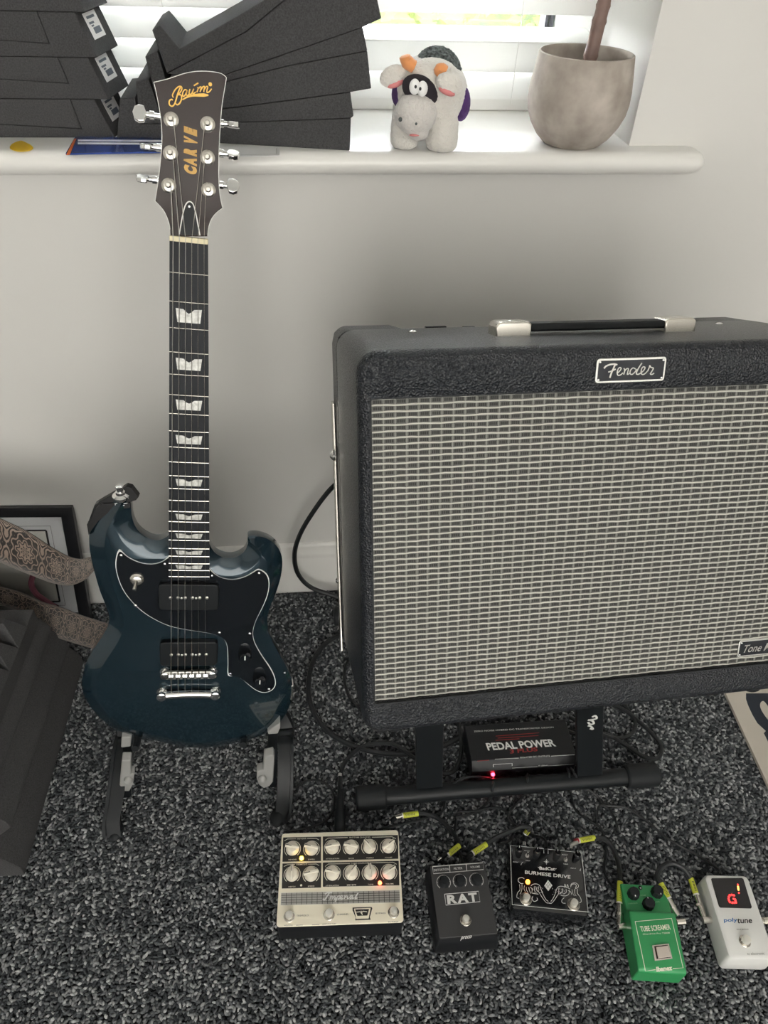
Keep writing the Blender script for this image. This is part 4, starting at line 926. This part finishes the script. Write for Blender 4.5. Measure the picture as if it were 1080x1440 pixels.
for t, a, b, tp_ in (('REVERB', (190, 173), (258, 171), (190, 163)), ('RHYTHM CHANNEL', (605, 163), (775, 160), (605, 153)), ('TREMOLO', (178, 380), (268, 377), (178, 369)), ('LEAD CHANNEL', (622, 370), (765, 366), (622, 360)),
                     ('REVERB', (118, 340), (182, 338), (118, 331)), ('DWELL', (275, 338), (330, 336), (275, 329)), ('ATTENUATION', (416, 333), (522, 330), (416, 324)), ('BASS', (598, 330), (640, 329), (598, 321)), ('TREBLE', (738, 326), (798, 324), (738, 317)), ('VOLUME', (886, 323), (946, 321), (886, 314)),
                     ('DEPTH', (118, 557), (172, 555), (118, 547)), ('SPEED', (272, 553), (325, 551), (272, 543)), ('ATTENUATION', (414, 549), (520, 545), (414, 539)), ('MID BITE', (585, 543), (658, 541), (585, 533)), ('TONE', (752, 538), (796, 537), (752, 529)), ('VOLUME', (893, 534), (958, 532), (893, 525))):
    F.text(t, a, b, tp_, 'cream_edge', .01)
F.poly([(52, 594), (1012, 571), (1019, 682), (47, 706)], 'cream_edge', 'mesh_border', .006)
M['mesh_silver'] = mat('silver_mesh', (.42, .41, .38), .45, metal=.4)
F.poly([(60, 602), (1004, 580), (1010, 675), (56, 698)], 'mesh_silver', 'mesh_strip', .012)
F.lines([[(60+945*i/23, 603-22*i/23), (57+951*i/23, 697-23*i/23)] for i in range(1, 23)]+[[(60, 602+96*j/5), (1006, 580+95*j/5)] for j in range(1, 5)], .07, 'panel_black', 'mesh_wires', .026)
IMP = [([(408, 612), (432, 600), (468, 598)], 9), ([(445, 600), (425, 632), (405, 658), (393, 648)], 9), ([(450, 628), (456, 640), (445, 656)], 7), ([(450, 645), (466, 628), (472, 640), (465, 655)], 7), ([(470, 645), (486, 628), (492, 640), (484, 654), (498, 650)], 7), ([(512, 626), (500, 655), (490, 674)], 7), ([(508, 632), (526, 626), (528, 645), (510, 652)], 7), ([(535, 642), (550, 632), (545, 622), (534, 632), (536, 650), (556, 648)], 7), ([(562, 626), (570, 630), (564, 650)], 7), ([(568, 634), (584, 624)], 7), ([(592, 626), (588, 648), (600, 644)], 7), ([(626, 624), (610, 630), (610, 648), (624, 640), (632, 622), (628, 646), (640, 642)], 7), ([(676, 600), (656, 630), (650, 648), (668, 642)], 8)]
k = MB()
for pts, wd in IMP: stroke(k, smooth([F.p(c, .06) for c in pts], 4), wd/5.684/10.0*1.25, (0, 0, 1), .05)
k.build('script_lettering', 'print_white', pd1)
for c in ((125, 790), (443, 775), (957, 757)): footswitch(F.p(c), pd1)
for t, a, b, tp_ in (('TREMOLO', (182, 790), (278, 786), (182, 777)), ('CHANNEL', (505, 780), (598, 776), (505, 768)), ('BYPASS', (815, 771), (893, 768), (815, 759)), ('REVERB', (86, 866), (150, 864), (86, 857)), ('LEAD/RHYTHM', (390, 856), (496, 852), (390, 846)), ('BYPASS', (915, 838), (995, 835), (915, 828))): F.text(t, a, b, tp_, 'ink')
F.poly([(630, 718), (780, 713), (788, 722), (768, 795), (775, 815), (650, 820), (655, 800), (630, 740)], 'panel_black', 'emblem', .006)
F.poly([(640, 726), (775, 721), (758, 805), (660, 809)], 'cream', 'emblem_border', .014)
F.poly([(650, 734), (762, 730), (748, 782), (668, 785)], 'panel_black', 'emblem_shield', .022)
F.lines([[(660, 755), (690, 752), (700, 765), (712, 748), (745, 752)], [(698, 745), (708, 778)]], .12, 'cream_edge', 'emblem_figure', .04)
F.lines([[(178, 860), (232, 858)], [(305, 856), (365, 854)]], .05, 'ink')
lamp('amber_lamp', F.p((222, 325)), .32, (1.0, .62, .05), 6, pd1); lamp('red_lamp', F.p((848, 522)), .3, (1.0, .09, .03), 6, pd1); MB().ball(F.p((219, 540)), (.18, .18, .12), 10, 6).build('clear_lamp', 'print_cream', pd1)
# ---------- black distortion pedal
PM = frame((20.05, -71.9, Z0), math.radians(-.8)); h = 4.9
pd2 = thing('distortion_pedal', 'matte black distortion pedal with three black knobs and boxed white lettering', 'effects pedal', PM)
M['charcoal'] = mat('charcoal_textured_paint', (.040, .040, .042), .6, bump=('noise', 700, .2))
MB().loft([[(x, y, z) for x, y in rrect(-4.9+e, 4.9-e, -5.85+e*1.1, 5.85-e, .3)] for e, z in ((.05, .1), (0, .5), (.35, 4.3), (.5, 4.6))]).build('enclosure', 'black_paint', pd2)
MB().prism(rrect(-4.42, 4.42, -5.25, 5.25, .25), 4.55, h, 'z').build('face_plate', 'charcoal', pd2, bevel=.08)
F = Face(PM, pd2, h, 6, 590, 1100)
F.lines([[(110, 712), (535, 680), (540, 737), (116, 772), (110, 712)], [(252, 702), (257, 758)], [(393, 692), (399, 749)]], .1, 'print_white')
for t, a, b, tp_ in (('DISTORTION', (122, 752), (248, 742), (120, 734)), ('FILTER', (290, 739), (362, 733), (289, 721)), ('VOLUME', (427, 727), (510, 720), (426, 709))): F.text(t, a, b, tp_, 'print_white', .012)
for c in ((203, 845), (340, 835), (480, 826)):
    q = F.p(c); k = MB().lathe([(.88, 0), (.86, .2), (.72, .9), (.65, 1.0), (.1, 1.02)], q+Vector((.06, -.02, 0)), (0, 0, 1), 12).build('control_knob', 'rubber', pd2)
    k2 = MB(); stroke(k2, [q+Vector((1.07*math.cos(t), 1.07*math.sin(t), .015)) for t in [math.radians(-50+280*i/24) for i in range(25)]], .07, (0, 0, 1), .01)
    for i in range(7):
        t = math.radians(-40+260*i/6); d = Vector((math.cos(t), math.sin(t), 0)); stroke(k2, [q+d*.92+Vector((0, 0, .015)), q+d*1.1+Vector((0, 0, .015))], .06, (0, 0, 1), .01)
    k2.build('dial_arc', 'print_white', pd2, smooth=False)
F.lines([[(211, 945), (498, 920), (510, 1008), (222, 1037), (211, 945)]], .1, 'print_white')
k = MB()
for t, a, b, tp_ in (('R', (236, 1024), (322, 1017), (228, 954)), ('A', (322, 1017), (416, 1008), (312, 945)), ('T', (420, 1008), (492, 1000), (408, 938))): text3(k, t, F.p(a, .02), F.p(b, .02), F.p(tp_, .02), bold=.045)
k.build('bold_lettering', 'print_white', pd2, smooth=False)
footswitch(F.p((388, 1165)), pd2, .52, .85, 1.0)
k = MB(); q = lambda px: to_local((590+px[0]/6, 1100+px[1]/6), PM, 1, -5.75)
A_, B2, T_ = q((348, 1328)), q((436, 1316)), q((356, 1304))
for v in (A_, B2, T_): v.y = -5.72
text3(k, 'proco', A_, B2, T_, bold=.02); k.build('front_lettering', 'print_white', pd2, smooth=False)
# ---------- twin switch drive pedal
PM = frame((34.1, -70.1, Z0), math.radians(-10.8)); h = 4.4
pd3 = thing('overdrive_pedal', 'black twin-footswitch drive pedal printed with two prowling cats', 'effects pedal', PM)
MB().loft([[(x, y, z) for x, y in rrect(-5.9+e, 5.9-e, -4.95+e, 4.95-e, .35)] for e, z in ((0, .1), (0, 3.9), (.12, 4.3), (.35, h))]).build('enclosure', 'black_gloss', pd3)
F = Face(PM, pd3, h, 7.714, 700, 1140)
F.lines([[(500, 462), (498, 412), (136, 378), (156, 1020), (980, 1100), (908, 458), (546, 418), (546, 468)]], .09, 'print_white')
F.text('BURMESE DRIVE', (294, 684), (788, 738), (296, 648), 'print_white', .015); F.text('BadCat', (452, 640), (620, 650), (452, 606), 'print_white', .03)
F.lines([[(436, 612), (452, 625)], [(622, 635), (636, 628)]], .08, 'print_white')
F.lines([[(528, 525), (528, 585)], [(500, 553), (556, 557)], [(515, 540), (541, 570)], [(541, 540), (515, 570)]], .05, 'print_white', 'printed_star')
F.poly([(545, 752), (592, 812), (548, 872), (504, 815)], 'print_white', 'printed_lozenge', .01)
F.lines([[(524, 800), (565, 850)], [(545, 776), (582, 826)], [(530, 842), (572, 792)], [(515, 826), (558, 768)]], .04, 'ink', 'lozenge_hatch', .028)
cats = [[(276, 790), (250, 790), (222, 765), (228, 735), (262, 726), (288, 740)], [(236, 800), (240, 860), (215, 890), (206, 940), (232, 952)], [(262, 800), (262, 850), (250, 890), (240, 905)], [(290, 812), (284, 850), (300, 880)], [(310, 830), (312, 862), (330, 888)],
        [(360, 815), (385, 798), (425, 796), (455, 815), (470, 855), (490, 905), (520, 960), (548, 985)], [(440, 820), (440, 870), (462, 910), (495, 960), (530, 1000), (570, 1000)], [(350, 830), (375, 850), (370, 890), (395, 900), (440, 905)], [(400, 820), (400, 870), (420, 890)], [(380, 930), (372, 960), (395, 985), (430, 970), (425, 945)], [(335, 830), (345, 870), (360, 900)], [(425, 830), (420, 860), (455, 890)],
        [(840, 845), (868, 835), (874, 808), (845, 785), (805, 790), (790, 815)], [(862, 850), (866, 900), (895, 940), (905, 985), (885, 1000)], [(835, 850), (836, 900), (850, 925)], [(805, 855), (812, 895), (830, 925)],
        [(785, 850), (740, 830), (690, 820), (655, 828), (635, 860), (620, 910), (595, 960), (575, 985)], [(660, 840), (660, 895), (640, 930), (610, 975), (580, 1005), (540, 1000)], [(775, 860), (770, 905), (730, 925), (680, 915)], [(740, 850), (742, 885), (715, 905)], [(700, 845), (700, 885), (670, 900)], [(720, 945), (695, 970), (700, 1000), (735, 1005)], [(725, 835), (728, 795), (738, 830)], [(748, 835), (755, 800), (768, 832)], [(790, 830), (800, 805), (830, 795), (852, 812), (840, 840)], [(760, 865), (790, 880), (800, 910)]]
k = MB()
for c in cats: stroke(k, smooth([F.p(v, .012) for v in c], 4), .075, (0, 0, 1), .008)
for cx, cy in ((430, 855), (655, 880)):
    for i in range(26):
        a = F.p((cx+random.uniform(-75, 65), cy+random.uniform(-35, 40)), .012); stroke(k, [a, a+Vector((random.uniform(-.15, .15), random.uniform(.05, .16), 0))], .04, (0, 0, 1), .008)
k.build('printed_cats', 'print_white', pd3, smooth=False)
for c in ((303, 960), (820, 1020)): footswitch(F.p(c), pd3, .52, .95, 1.25, hexnut=False)
lamp('orange_lamp', F.p((325, 775)), .34, (1.0, .25, .02), 6, pd3)
for cx, cy in ((225, 415), (420, 432), (640, 452), (855, 472)):
    q = F.p((cx, cy)); k = MB().lathe([(.6, 0), (.58, .3), (.45, .9), (.4, .95), (.05, .96)], q+Vector((0, -.35, 0)), (0, 0, 1), 18).build('control_knob', 'black_gloss', pd3)
    MB().box(q.x-.04, q.x+.04, q.y-.2, q.y+.15, q.z+.93, q.z+.97).build('pointer_line', 'print_white', k, smooth=False)
for cx, cy in ((318, 490), (733, 535)):
    q = F.p((cx, cy)); sw = MB().lathe([(.32, 0), (.32, .15), (.18, .2)], q, (0, 0, 1), 12).build('mini_switch', 'steel', pd3); MB().tube([q+Vector((0, 0, .2)), q+Vector((.05, .25, .75))], .12, 8).build('switch_lever', 'chrome', sw)
for t, a, b, tp_ in (('BOOST', (288, 438), (352, 444), (289, 430)), ('TIGHT', (300, 545), (352, 550), (301, 535)), ('BOOST', (695, 480), (758, 486), (696, 471)), ('TIGHT', (708, 582), (762, 588), (709, 572)), ('OUTPUT', (165, 560), (222, 566), (166, 550)), ('INPUT', (790, 628), (850, 634), (791, 618))): F.text(t, a, b, tp_, 'print_white')
F.lines([[(250, 590), (262, 565), (272, 560)], [(885, 640), (895, 655), (900, 630)]], .06, 'print_white')
# ---------- green overdrive
PM = frame((48.45, -78.1, Z0), math.radians(-8.5))
pd4 = thing('overdrive_pedal', 'green overdrive pedal with three black knobs and a square metal switch', 'effects pedal', PM)
M['green'] = mat('green_enamel', (.035, .30, .10), .38, bump=('noise', 500, .05))
w2, d2 = 3.55, 6.35
en = MB()
prof = [(-d2, .1), (-d2, 3.9), (-d2+.35, 4.3), (1.2, 5.05), (1.75, 4.9), (2.1, 3.75), (d2, 3.3), (d2, .1)]
en.loft([[(x, y, z) for y, z in prof] for x in (-w2, w2)]); en.build('enclosure', 'green', pd4, bevel=.22, seg=3)
F = Face(PM, pd4, 4.55, 8, 850, 1210)
class FaceS(Face):
    def p(s, c, dz=0):
        px = (s.ox+c[0]/s.sc, s.oy+c[1]/s.sc); Mi = s.M.inverted(); o_ = Mi @ CAM; d_ = Mi.to_3x3() @ ray(px)
        y1, z1, y2, z2 = s.seg; k_ = (z2-z1)/(y2-y1); t = (z1+k_*(o_.y-y1)-o_.z)/(d_.z-k_*d_.y); q = o_+d_*t; q.z += dz; return q
F = FaceS(PM, pd4, 4.5, 8, 850, 1210); F.seg = (-d2+.35, 4.3, 1.2, 5.05)
F.lines([[(575, 1228), (462, 1246), (345, 688), (755, 652), (885, 1208), (770, 1218)]], .1, 'print_cream')
F.text('TUBE SCREAMER', (412, 800), (748, 776), (396, 742), 'print_cream', .015); F.text('Overdrive Pro TS808', (432, 838), (735, 822), (430, 822), 'print_cream'); F.text('Ibanez', (585, 1250), (765, 1232), (580, 1198), 'print_cream', .05)
bz = F.poly([(530, 958), (722, 938), (764, 1110), (562, 1135)], 'nickel', 'switch_bezel', .0, .18, bevel=.06)
k = MB(); q = [F.p(c, .19) for c in ((556, 970), (708, 954), (742, 1096), (584, 1114))]; k.loft([q, [v+Vector((0, 0, .02)) for v in q]]); k.build('switch_gap', mat('dark_rubber_gap', (.05, .025, .02), .7), bz, smooth=False)
k = MB(); q = [F.p(c, .2) for c in ((575, 985), (705, 968), (744, 1090), (598, 1108))]; k.loft([q, [v+Vector((0, 0, .22)) for v in q]]); k.build('switch_button', mat('satin_pinkish_steel', (.62, .55, .49), .4, metal=.5), bz, bevel=.05)
F = FaceS(PM, pd4, 3.5, 8, 850, 1210); F.seg = (2.1, 3.75, d2, 3.3)
for c, ag in (((320, 385), 175), ((585, 365), 200), ((490, 500), 20)):
    q = F.p(c); k = MB().lathe([(.98, 0), (.92, .2), (.82, 1.15), (.72, 1.25), (.1, 1.26)], q, (0, 0, 1), 9).build('control_knob', 'rubber', pd4, smooth=False, bevel=.06)
    t = math.radians(ag); MB().ball(q+Vector((-.62*math.sin(t), .62*math.cos(t), 1.24)), (.09, .14, .04), 8, 5).build('pointer_dot', 'print_white', k)
for t, a, b, tp_ in (('OVERDRIVE', (268, 494), (372, 486), (266, 480)), ('TONE', (402, 404), (466, 398), (401, 390)), ('LEVEL', (566, 476), (624, 470), (565, 462))): F.text(t, a, b, tp_, mat('pale_green_print', (.35, .62, .40), .5))
q = F.p((402, 310)); MB().lathe([(.3, 0), (.3, .12), (.2, .16)], q, (0, 0, 1), 14).build('lamp_bezel', 'rubber', pd4); MB().ball(q+Vector((0, -.06, .15)), (.14, .14, .12), 10, 6).build('lamp_lens', 'print_white', pd4)
# ---------- white tuner
PM = frame((62.2, -78.0, Z0), -.115); h = 4.6
pd5 = thing('tuner_pedal', 'white tuner pedal with black display glowing red', 'effects pedal', PM)
M['white_enamel'] = mat('white_enamel', (.74, .74, .72), .35)
MB().loft([[(x, y, z) for x, y in rrect(-3.62+e, 3.62-e, -6.12+e, 6.12-e, .7)] for e, z in ((.1, .1), (0, .6), (.05, 4.0), (.2, 4.42), (.5, h))]).build('enclosure', 'white_enamel', pd5)
F = Face(PM, pd5, h, 8.47, 960, 1200)
M['display'] = mat('black_display', (.010, .009, .012), .15, coat=.5)
F.poly([(345, 298), (700, 295), (722, 305), (822, 640), (812, 658), (450, 648), (430, 630), (338, 310)], 'display', 'display_window', .004, .05)
M['led_red'] = mat('red_led', (1, .03, .03), .4, emit=((1, .02, .02), 2.2)); M['led_orange'] = mat('orange_led', (1, .3, .03), .4, emit=((1, .4, .05), 3))
k = MB()
for c in ((560, 500), (585, 497), (608, 502), (548, 522), (546, 545), (552, 565), (560, 582), (590, 590), (612, 590), (632, 588), (628, 570), (605, 545), (622, 552)): k.ball(F.p(c, .07), (.17, .17, .04), 8, 5)
k.build('note_letter_lights', 'led_red', pd5)
k = MB()
for c in ((658, 400), (660, 418), (662, 434)): k.ball(F.p(c, .07), (.15, .15, .04), 8, 5)
k.build('pitch_lights', 'led_orange', pd5)
k = MB()
for c in ((655, 375), (668, 472)): k.ball(F.p(c, .07), (.13, .13, .04), 8, 5)
k.build('edge_lights', 'led_red', pd5)
F.text('poly', (492, 815), (652, 812), (488, 772), mat('logo_blue', (.03, .16, .42), .5), .02); F.text('tune', (650, 832), (828, 828), (648, 776), 'ink', .02)
F.text('TRUE BYPASS', (640, 913), (785, 911), (638, 900), 'ink'); F.text('tc electronic', (770, 1212), (975, 1206), (765, 1180), 'thread', .01)
footswitch(F.p((738, 1050)), pd5, .62, .85, 1.2)
# ---------- power supply under the amplifier
PM = frame((35.6, -45.9, Z0), math.radians(-.6)); h = 4.3
ps = thing('power_supply', 'black power supply box with bold white lettering and red lamp under amplifier', 'power supply', PM)
MB().loft([[(x, y, z) for y, z in ((-4.25, .1), (-4.25, 2.6), (-3.0, h), (4.1, h), (4.25, 4.1), (4.25, .1))] for x in (-9.65, 9.65)]).build('enclosure', 'black_paint', ps, bevel=.15)
F = Face(PM, ps, h, 5.4, 660, 1000)
F.text('PEDAL POWER', (142, 297), (660, 265), (122, 243), 'print_white', .03)
F.text('3 PLUS', (310, 322), (520, 303), (306, 292), 'print_red', .03); F.text('ZERO NOISE HYBRID DC TRANSFORMER DESIGN', (36, 160), (640, 128), (34, 149), 'print_white'); F.text('ISOLATED DC OUTPUTS', (386, 358), (612, 345), (384, 347), 'print_white')
F.lines([[(195, 365), (375, 357)], [(622, 342), (800, 331)]], .08, 'print_white')
F.lines([[(200, 190), (530, 165)], [(215, 205), (525, 186)], [(200, 222), (380, 210)], [(60, 380), (150, 372)]], .1, 'print_red', 'red_print')
class FaceV(Face):
    def p(s, c, dz=0): q = to_local((s.ox+c[0]/s.sc, s.oy+c[1]/s.sc), s.M, 1, -4.26); return Vector((q.x, -4.27-dz, q.z))
V = FaceV(PM, ps, 0, 5.4, 660, 1000)
k = MB()
for a, b in (((325, 432), (520, 420)), ((600, 415), (795, 402)), ((182, 425), (182, 405)), ((182, 405), (325, 396)), ((325, 396), (325, 415))): stroke(k, [V.p(a), V.p(b)], .07, (0, -1, 0), .01)
k.build('panel_rules', 'print_white', ps, smooth=False)
k = MB(); text3(k, '9V (500mA)', V.p((525, 420)), V.p((597, 415)), V.p((524, 410))); k.build('output_lettering', 'print_white', ps, smooth=False)
for i in range(12):
    x = -8.4+i*1.5
    MB().lathe([(.55, 0), (.55, .12), (.35, .12), (.3, -.2)], (x, -4.25, 1.15), (0, -1, 0), 14).build('output_jack', 'plastic', ps)
q = V.p((178, 475)); lamp('red_lamp', Vector((q.x, -4.3, max(q.z, 1.5))), .34, (1, .03, .06), 7, ps, (0, -1, 0))
# ================================================================== cables and plugs
M['clear_band'] = mat('white_band', (.7, .7, .66), .4); M['red_band'] = mat('red_band', (.35, .02, .03), .4)
def W3(c): return hitz((c[0], c[1]), c[2])
def cable(name, label, pts, r, group=None, cat='cable', m='cable', world=False, plugs=(), sleeves=()):
    q = [Vector(p) for p in pts] if world else [W3(p) for p in pts]
    o0 = q[0]; Mx = frame((o0.x, o0.y, 0)); inv = Matrix.Translation((-o0.x, -o0.y, 0))
    if not plugs and not sleeves:
        o = MB(inv).tube(smooth(q, 8), r, 8).build(name, m); o.location = (o0.x*.01, o0.y*.01, 0); return tag(o, label, cat, group)
    root = thing(name, label, cat, Mx, group)
    MB(inv).tube(smooth(q, 8), r, 8).build('cable_run', m, root)
    for a, b in sleeves:
        A_, B_ = W3(a), W3(b); s_ = MB(inv).tube([A_, B_], .46, 14).build('yellow_sleeve', 'yellow', root)
        d_ = (B_-A_); dn = d_.normalized()
        MB(inv).tube([A_-dn*.12, A_+dn*.1], .48, 14).build('sleeve_band', 'clear_band', root)
        mk = MB(inv); upv = (Vector((0, -.5, 1))-dn*Vector((0, -.5, 1)).dot(dn)).normalized(); sdv = dn.cross(upv)
        for i in range(7):
            t = .2+.09*i; c_ = A_+d_*t+upv*.45
            mk.add([c_-dn*.06-sdv*.17, c_+dn*.05-sdv*.17, c_+dn*.05+sdv*(.1 if i % 2 else .17), c_-dn*.06+sdv*.17], [(0, 1, 2, 3)])
        mk.build('label_print', 'ink', s_, smooth=False, recalc=False)
    for pl in plugs:
        pts2, rr, mm, nm = pl; Q = [W3(p) for p in pts2]; MB(inv).tube(Q, rr, 14).build(nm, mm, root)
    return root
G_ = 'patch cables linking the pedals'
cable('patch_cable', 'black patch cable with yellow sleeves between the cream pedal and black distortion pedal', [(576, 1145, 1.6), (596, 1144, 1.6), (616, 1151, 1.2), (634, 1168, 1.4), (645, 1184, 2.2), (644, 1189, 2.3)], .42, G_,
      plugs=[([(549, 1160, 1.8), (549, 1150, 2.0)], .28, 'chrome', 'plug_tip'), ([(549, 1156, 2.0), (556, 1150, 2.0)], .42, 'plastic', 'plug_elbow'), ([(555, 1150, 1.9), (565, 1147, 1.8)], .5, 'nickel', 'plug_barrel'), ([(620, 1206, 2.6), (631, 1198, 2.5)], .42, 'plastic', 'plug_barrel'), ([(615, 1210, 2.6), (622, 1205, 2.6)], .25, 'chrome', 'plug_tip')],
      sleeves=[((566, 1147, 1.8), (588, 1144, 1.7)), ((630, 1202, 2.5), (646, 1189, 2.4))])
cable('patch_cable', 'black patch cable with yellow sleeves between the distortion pedal and twin-switch pedal', [(683, 1187, 2.6), (697, 1178, 2.6), (716, 1170, 2.9), (733, 1163, 3.4), (745, 1164, 3.6), (742, 1168, 3.2)], .42, G_,
      plugs=[([(655, 1207, 2.6), (666, 1199, 2.6)], .42, 'plastic', 'plug_barrel'), ([(739, 1173, 2.6), (737, 1184, 2.4)], .46, 'plastic', 'plug_barrel'), ([(737, 1184, 2.5), (737, 1189, 2.4)], .3, 'chrome', 'plug_tip')],
      sleeves=[((665, 1200, 2.6), (684, 1187, 2.6)), ((739, 1173, 2.7), (743, 1167, 3.2))])
cable('patch_cable', 'black patch cable with yellow sleeves between the twin-switch pedal and green pedal', [(835, 1179, 1.6), (847, 1179, 1.4), (858, 1187, 1.0), (867, 1205, .9), (871, 1222, 1.6), (872, 1240, 2.6)], .42, G_,
      plugs=[([(803, 1194, 2.2), (803, 1189, 2.2)], .28, 'chrome', 'plug_tip'), ([(802, 1189, 2.2), (812, 1184, 2.0)], .34, 'steel', 'plug_elbow'), ([(808, 1183, 2.0), (815, 1181, 1.9)], .38, 'red_band', 'plug_ring'), ([(871, 1269, 2.6), (871, 1301, 2.4)], .48, 'nickel', 'plug_barrel'), ([(871, 1284, 2.55), (871, 1287, 2.5)], .6, 'nickel', 'plug_collar'), ([(869, 1303, 2.4), (880, 1302, 2.4)], .5, 'nickel', 'plug_elbow'), ([(880, 1302, 2.4), (887, 1301, 2.4)], .3, 'chrome', 'plug_tip')],
      sleeves=[((814, 1182, 1.9), (836, 1178, 1.6)), ((871, 1270, 2.6), (872, 1240, 2.7))])
cable('patch_cable', 'black patch cable with yellow sleeves arching between the green pedal and white tuner', [(928, 1242, 3.6), (924, 1232, 3.8), (929, 1221, 4.0), (943, 1214, 4.2), (958, 1219, 4.0), (967, 1229, 3.2), (971, 1236, 2.8)], .42, G_,
      plugs=[([(939, 1262, 3.3), (953, 1288, 2.9)], .45, 'nickel', 'plug_barrel'), ([(945, 1275, 3.15), (946.5, 1277, 3.1)], .58, 'nickel', 'plug_collar'), ([(951, 1297, 2.6), (963, 1296, 2.6)], .5, 'nickel', 'plug_elbow'), ([(979, 1258, 2.7), (991, 1292, 2.5)], .45, 'nickel', 'plug_barrel'), ([(981.5, 1271, 2.7), (982.5, 1274, 2.65)], .58, 'nickel', 'plug_collar'), ([(988, 1294, 2.5), (1001, 1293, 2.5)], .52, 'nickel', 'plug_elbow'), ([(1001, 1293, 2.5), (1006, 1293, 2.5)], .72, 'nickel', 'plug_nut')],
      sleeves=[((940, 1263, 3.3), (929, 1242, 3.6)), ((979, 1258, 2.7), (971, 1235, 2.8))])
cable('patch_cable', 'angled metal plug and cable in the far socket of the white tuner', [(1082, 1293, 2.4), (1084, 1300, 2.3), (1088, 1330, 1.6), (1100, 1370, .8)], .42, G_,
      plugs=[([(1066, 1296, 2.4), (1074, 1295.5, 2.4)], .42, 'nickel', 'plug_tip'), ([(1073, 1295, 2.4), (1084, 1294, 2.4)], .55, 'nickel', 'plug_elbow'), ([(1083, 1296, 2.4), (1087, 1318, 2.0)], .5, 'nickel', 'plug_barrel')], sleeves=[])
cable('instrument_cable', 'black instrument cable plugged into the back of the cream pedal', [(478, 1110, 1.6), (479, 1090, 1.0), (485, 1072, .8), (500, 1056, .7), (520, 1047, .7), (552, 1046, .8), (580, 1064, 1.2), (605, 1080, 1.4), (625, 1088, .9), (640, 1082, .7), (648, 1062, .7), (648, 1035, .7), (640, 1000, .7)], .42, None,
      plugs=[([(478, 1172, 2.6), (478, 1140, 2.4)], .95, 'plastic', 'plug_barrel'), ([(478, 1140, 2.4), (478.5, 1112, 1.7)], [.78, .52], 'plastic', 'strain_relief'), ([(478, 1093, 1.1), (478.3, 1089, 1.0)], .46, 'chrome', 'cable_clip')])
cable('mains_cable', 'thick black cable looping against the wall behind the amplifier', [AM @ Vector((22, 25.3, 12)), AM @ Vector((20, 28.5, 11)), (14, -22, 45), (8, -10, 39.5), (3.76, -5, 33.15), (-1.2, -5, 25.2), (-3.9, -5, 18.8), (-4.7, -5, 13.6), (-4.0, -5, 8.7), (-1.4, -5, 4.6), (3.56, -5.6, 2.2), (9, -7, 1.0), (20, -9, .7)], .5, world=True)
cable('floor_cable', 'thick black cable curving out over the carpet beside the amplifier', [(487, 890, .5), (466, 899, .5), (449, 915, .5), (437, 940, .5), (434, 975, .5), (443, 1005, .5), (463, 1030, .5), (492, 1047, .5), (530, 1058, .5), (575, 1060, .5), (620, 1050, .5), (650, 1035, .5)], .52)
cable('floor_cable', 'thin black lead curling under the amplifier corner', [(500, 925, .4), (488, 932, .4), (484, 950, .4), (488, 972, .4), (497, 988, .4), (515, 1005, .4)], .3)
cable('floor_cable', 'black cable looped on the carpet behind the stand upright', [(790, 1025, .5), (815, 1033, .5), (850, 1032, .5), (880, 1048, .5), (905, 1064, .5), (925, 1066, .5), (930, 1050, .5), (915, 1030, .5), (895, 1012, .5), (880, 1000, .5), (860, 990, .5)], .42)
cable('floor_cable', 'second black cable looped on the carpet beside the stand upright', [(800, 1008, 1.2), (840, 1030, .8), (870, 1038, .5), (890, 1030, .5), (893, 1015, .5), (885, 1000, .5), (870, 985, .5)], .36)
G2 = 'thin power leads to the pedals'
for lab, pts in (('thin black power lead running to the cream pedal', [(690, 1094, .9), (664, 1092, 4.5), (645, 1097, 4.4), (632, 1108, 2.2), (626, 1122, .5), (622, 1140, .35), (600, 1150, .35), (570, 1158, .35), (535, 1166, 1.5), (530, 1172, 2.2)]),
                 ('thin black power lead running to the distortion pedal', [(694, 1094, .9), (693, 1104, 4.6), (691, 1116, 2.2), (686, 1128, .4), (670, 1140, .35), (645, 1142, .35), (641, 1155, .35), (640, 1180, .35), (648, 1203, 1.2), (650, 1213, 2.0)]),
                 ('thin black power lead running to the twin-switch pedal', [(742, 1088, 1.1), (742, 1093, 4.6), (740, 1106, 2.2), (735, 1120, .4), (722, 1135, .35), (715, 1152, .35), (740, 1170, .35), (765, 1180, .8), (768, 1192, 2.0)]),
                 ('thin black power lead running to the green pedal', [(797, 1080, 1.1), (800, 1086, 4.6), (802, 1100, 2.2), (803, 1115, .4), (810, 1140, .35), (830, 1155, .35), (845, 1165, .35), (852, 1190, .35), (850, 1225, .35), (862, 1247, 1.0), (880, 1250, 2.0)]),
                 ('thin black power lead running past the green pedal to the white tuner', [(802, 1079, 1.1), (807, 1086, 4.6), (816, 1100, 2.2), (840, 1120, .4), (850, 1132, .35), (880, 1136, .35), (910, 1155, .35), (940, 1180, .35), (985, 1205, .4), (1010, 1222, 1.6), (1013, 1230, 2.4)]),
                 ('thin black lead coiled on the carpet before the stand tube', [(640, 1150, .35), (660, 1145, .35), (690, 1136, .35), (710, 1140, .35), (722, 1160, .35), (718, 1180, .35), (700, 1188, .35)]),
                 ('thin black lead looping over the carpet beside the yellow sleeve', [(838, 1160, .35), (840, 1140, .8), (846, 1132, .6), (858, 1140, .35), (867, 1158, .35), (866, 1172, .35)]),
                 ('thin black lead looping between the guitar stand and cream pedal', [(402, 1170, .35), (440, 1162, .35), (462, 1150, .35), (470, 1130, .35), (466, 1110, .35), (450, 1098, .35), (430, 1098, .35), (415, 1108, .35)])):
    cable('power_lead', lab, pts, .22, G2)
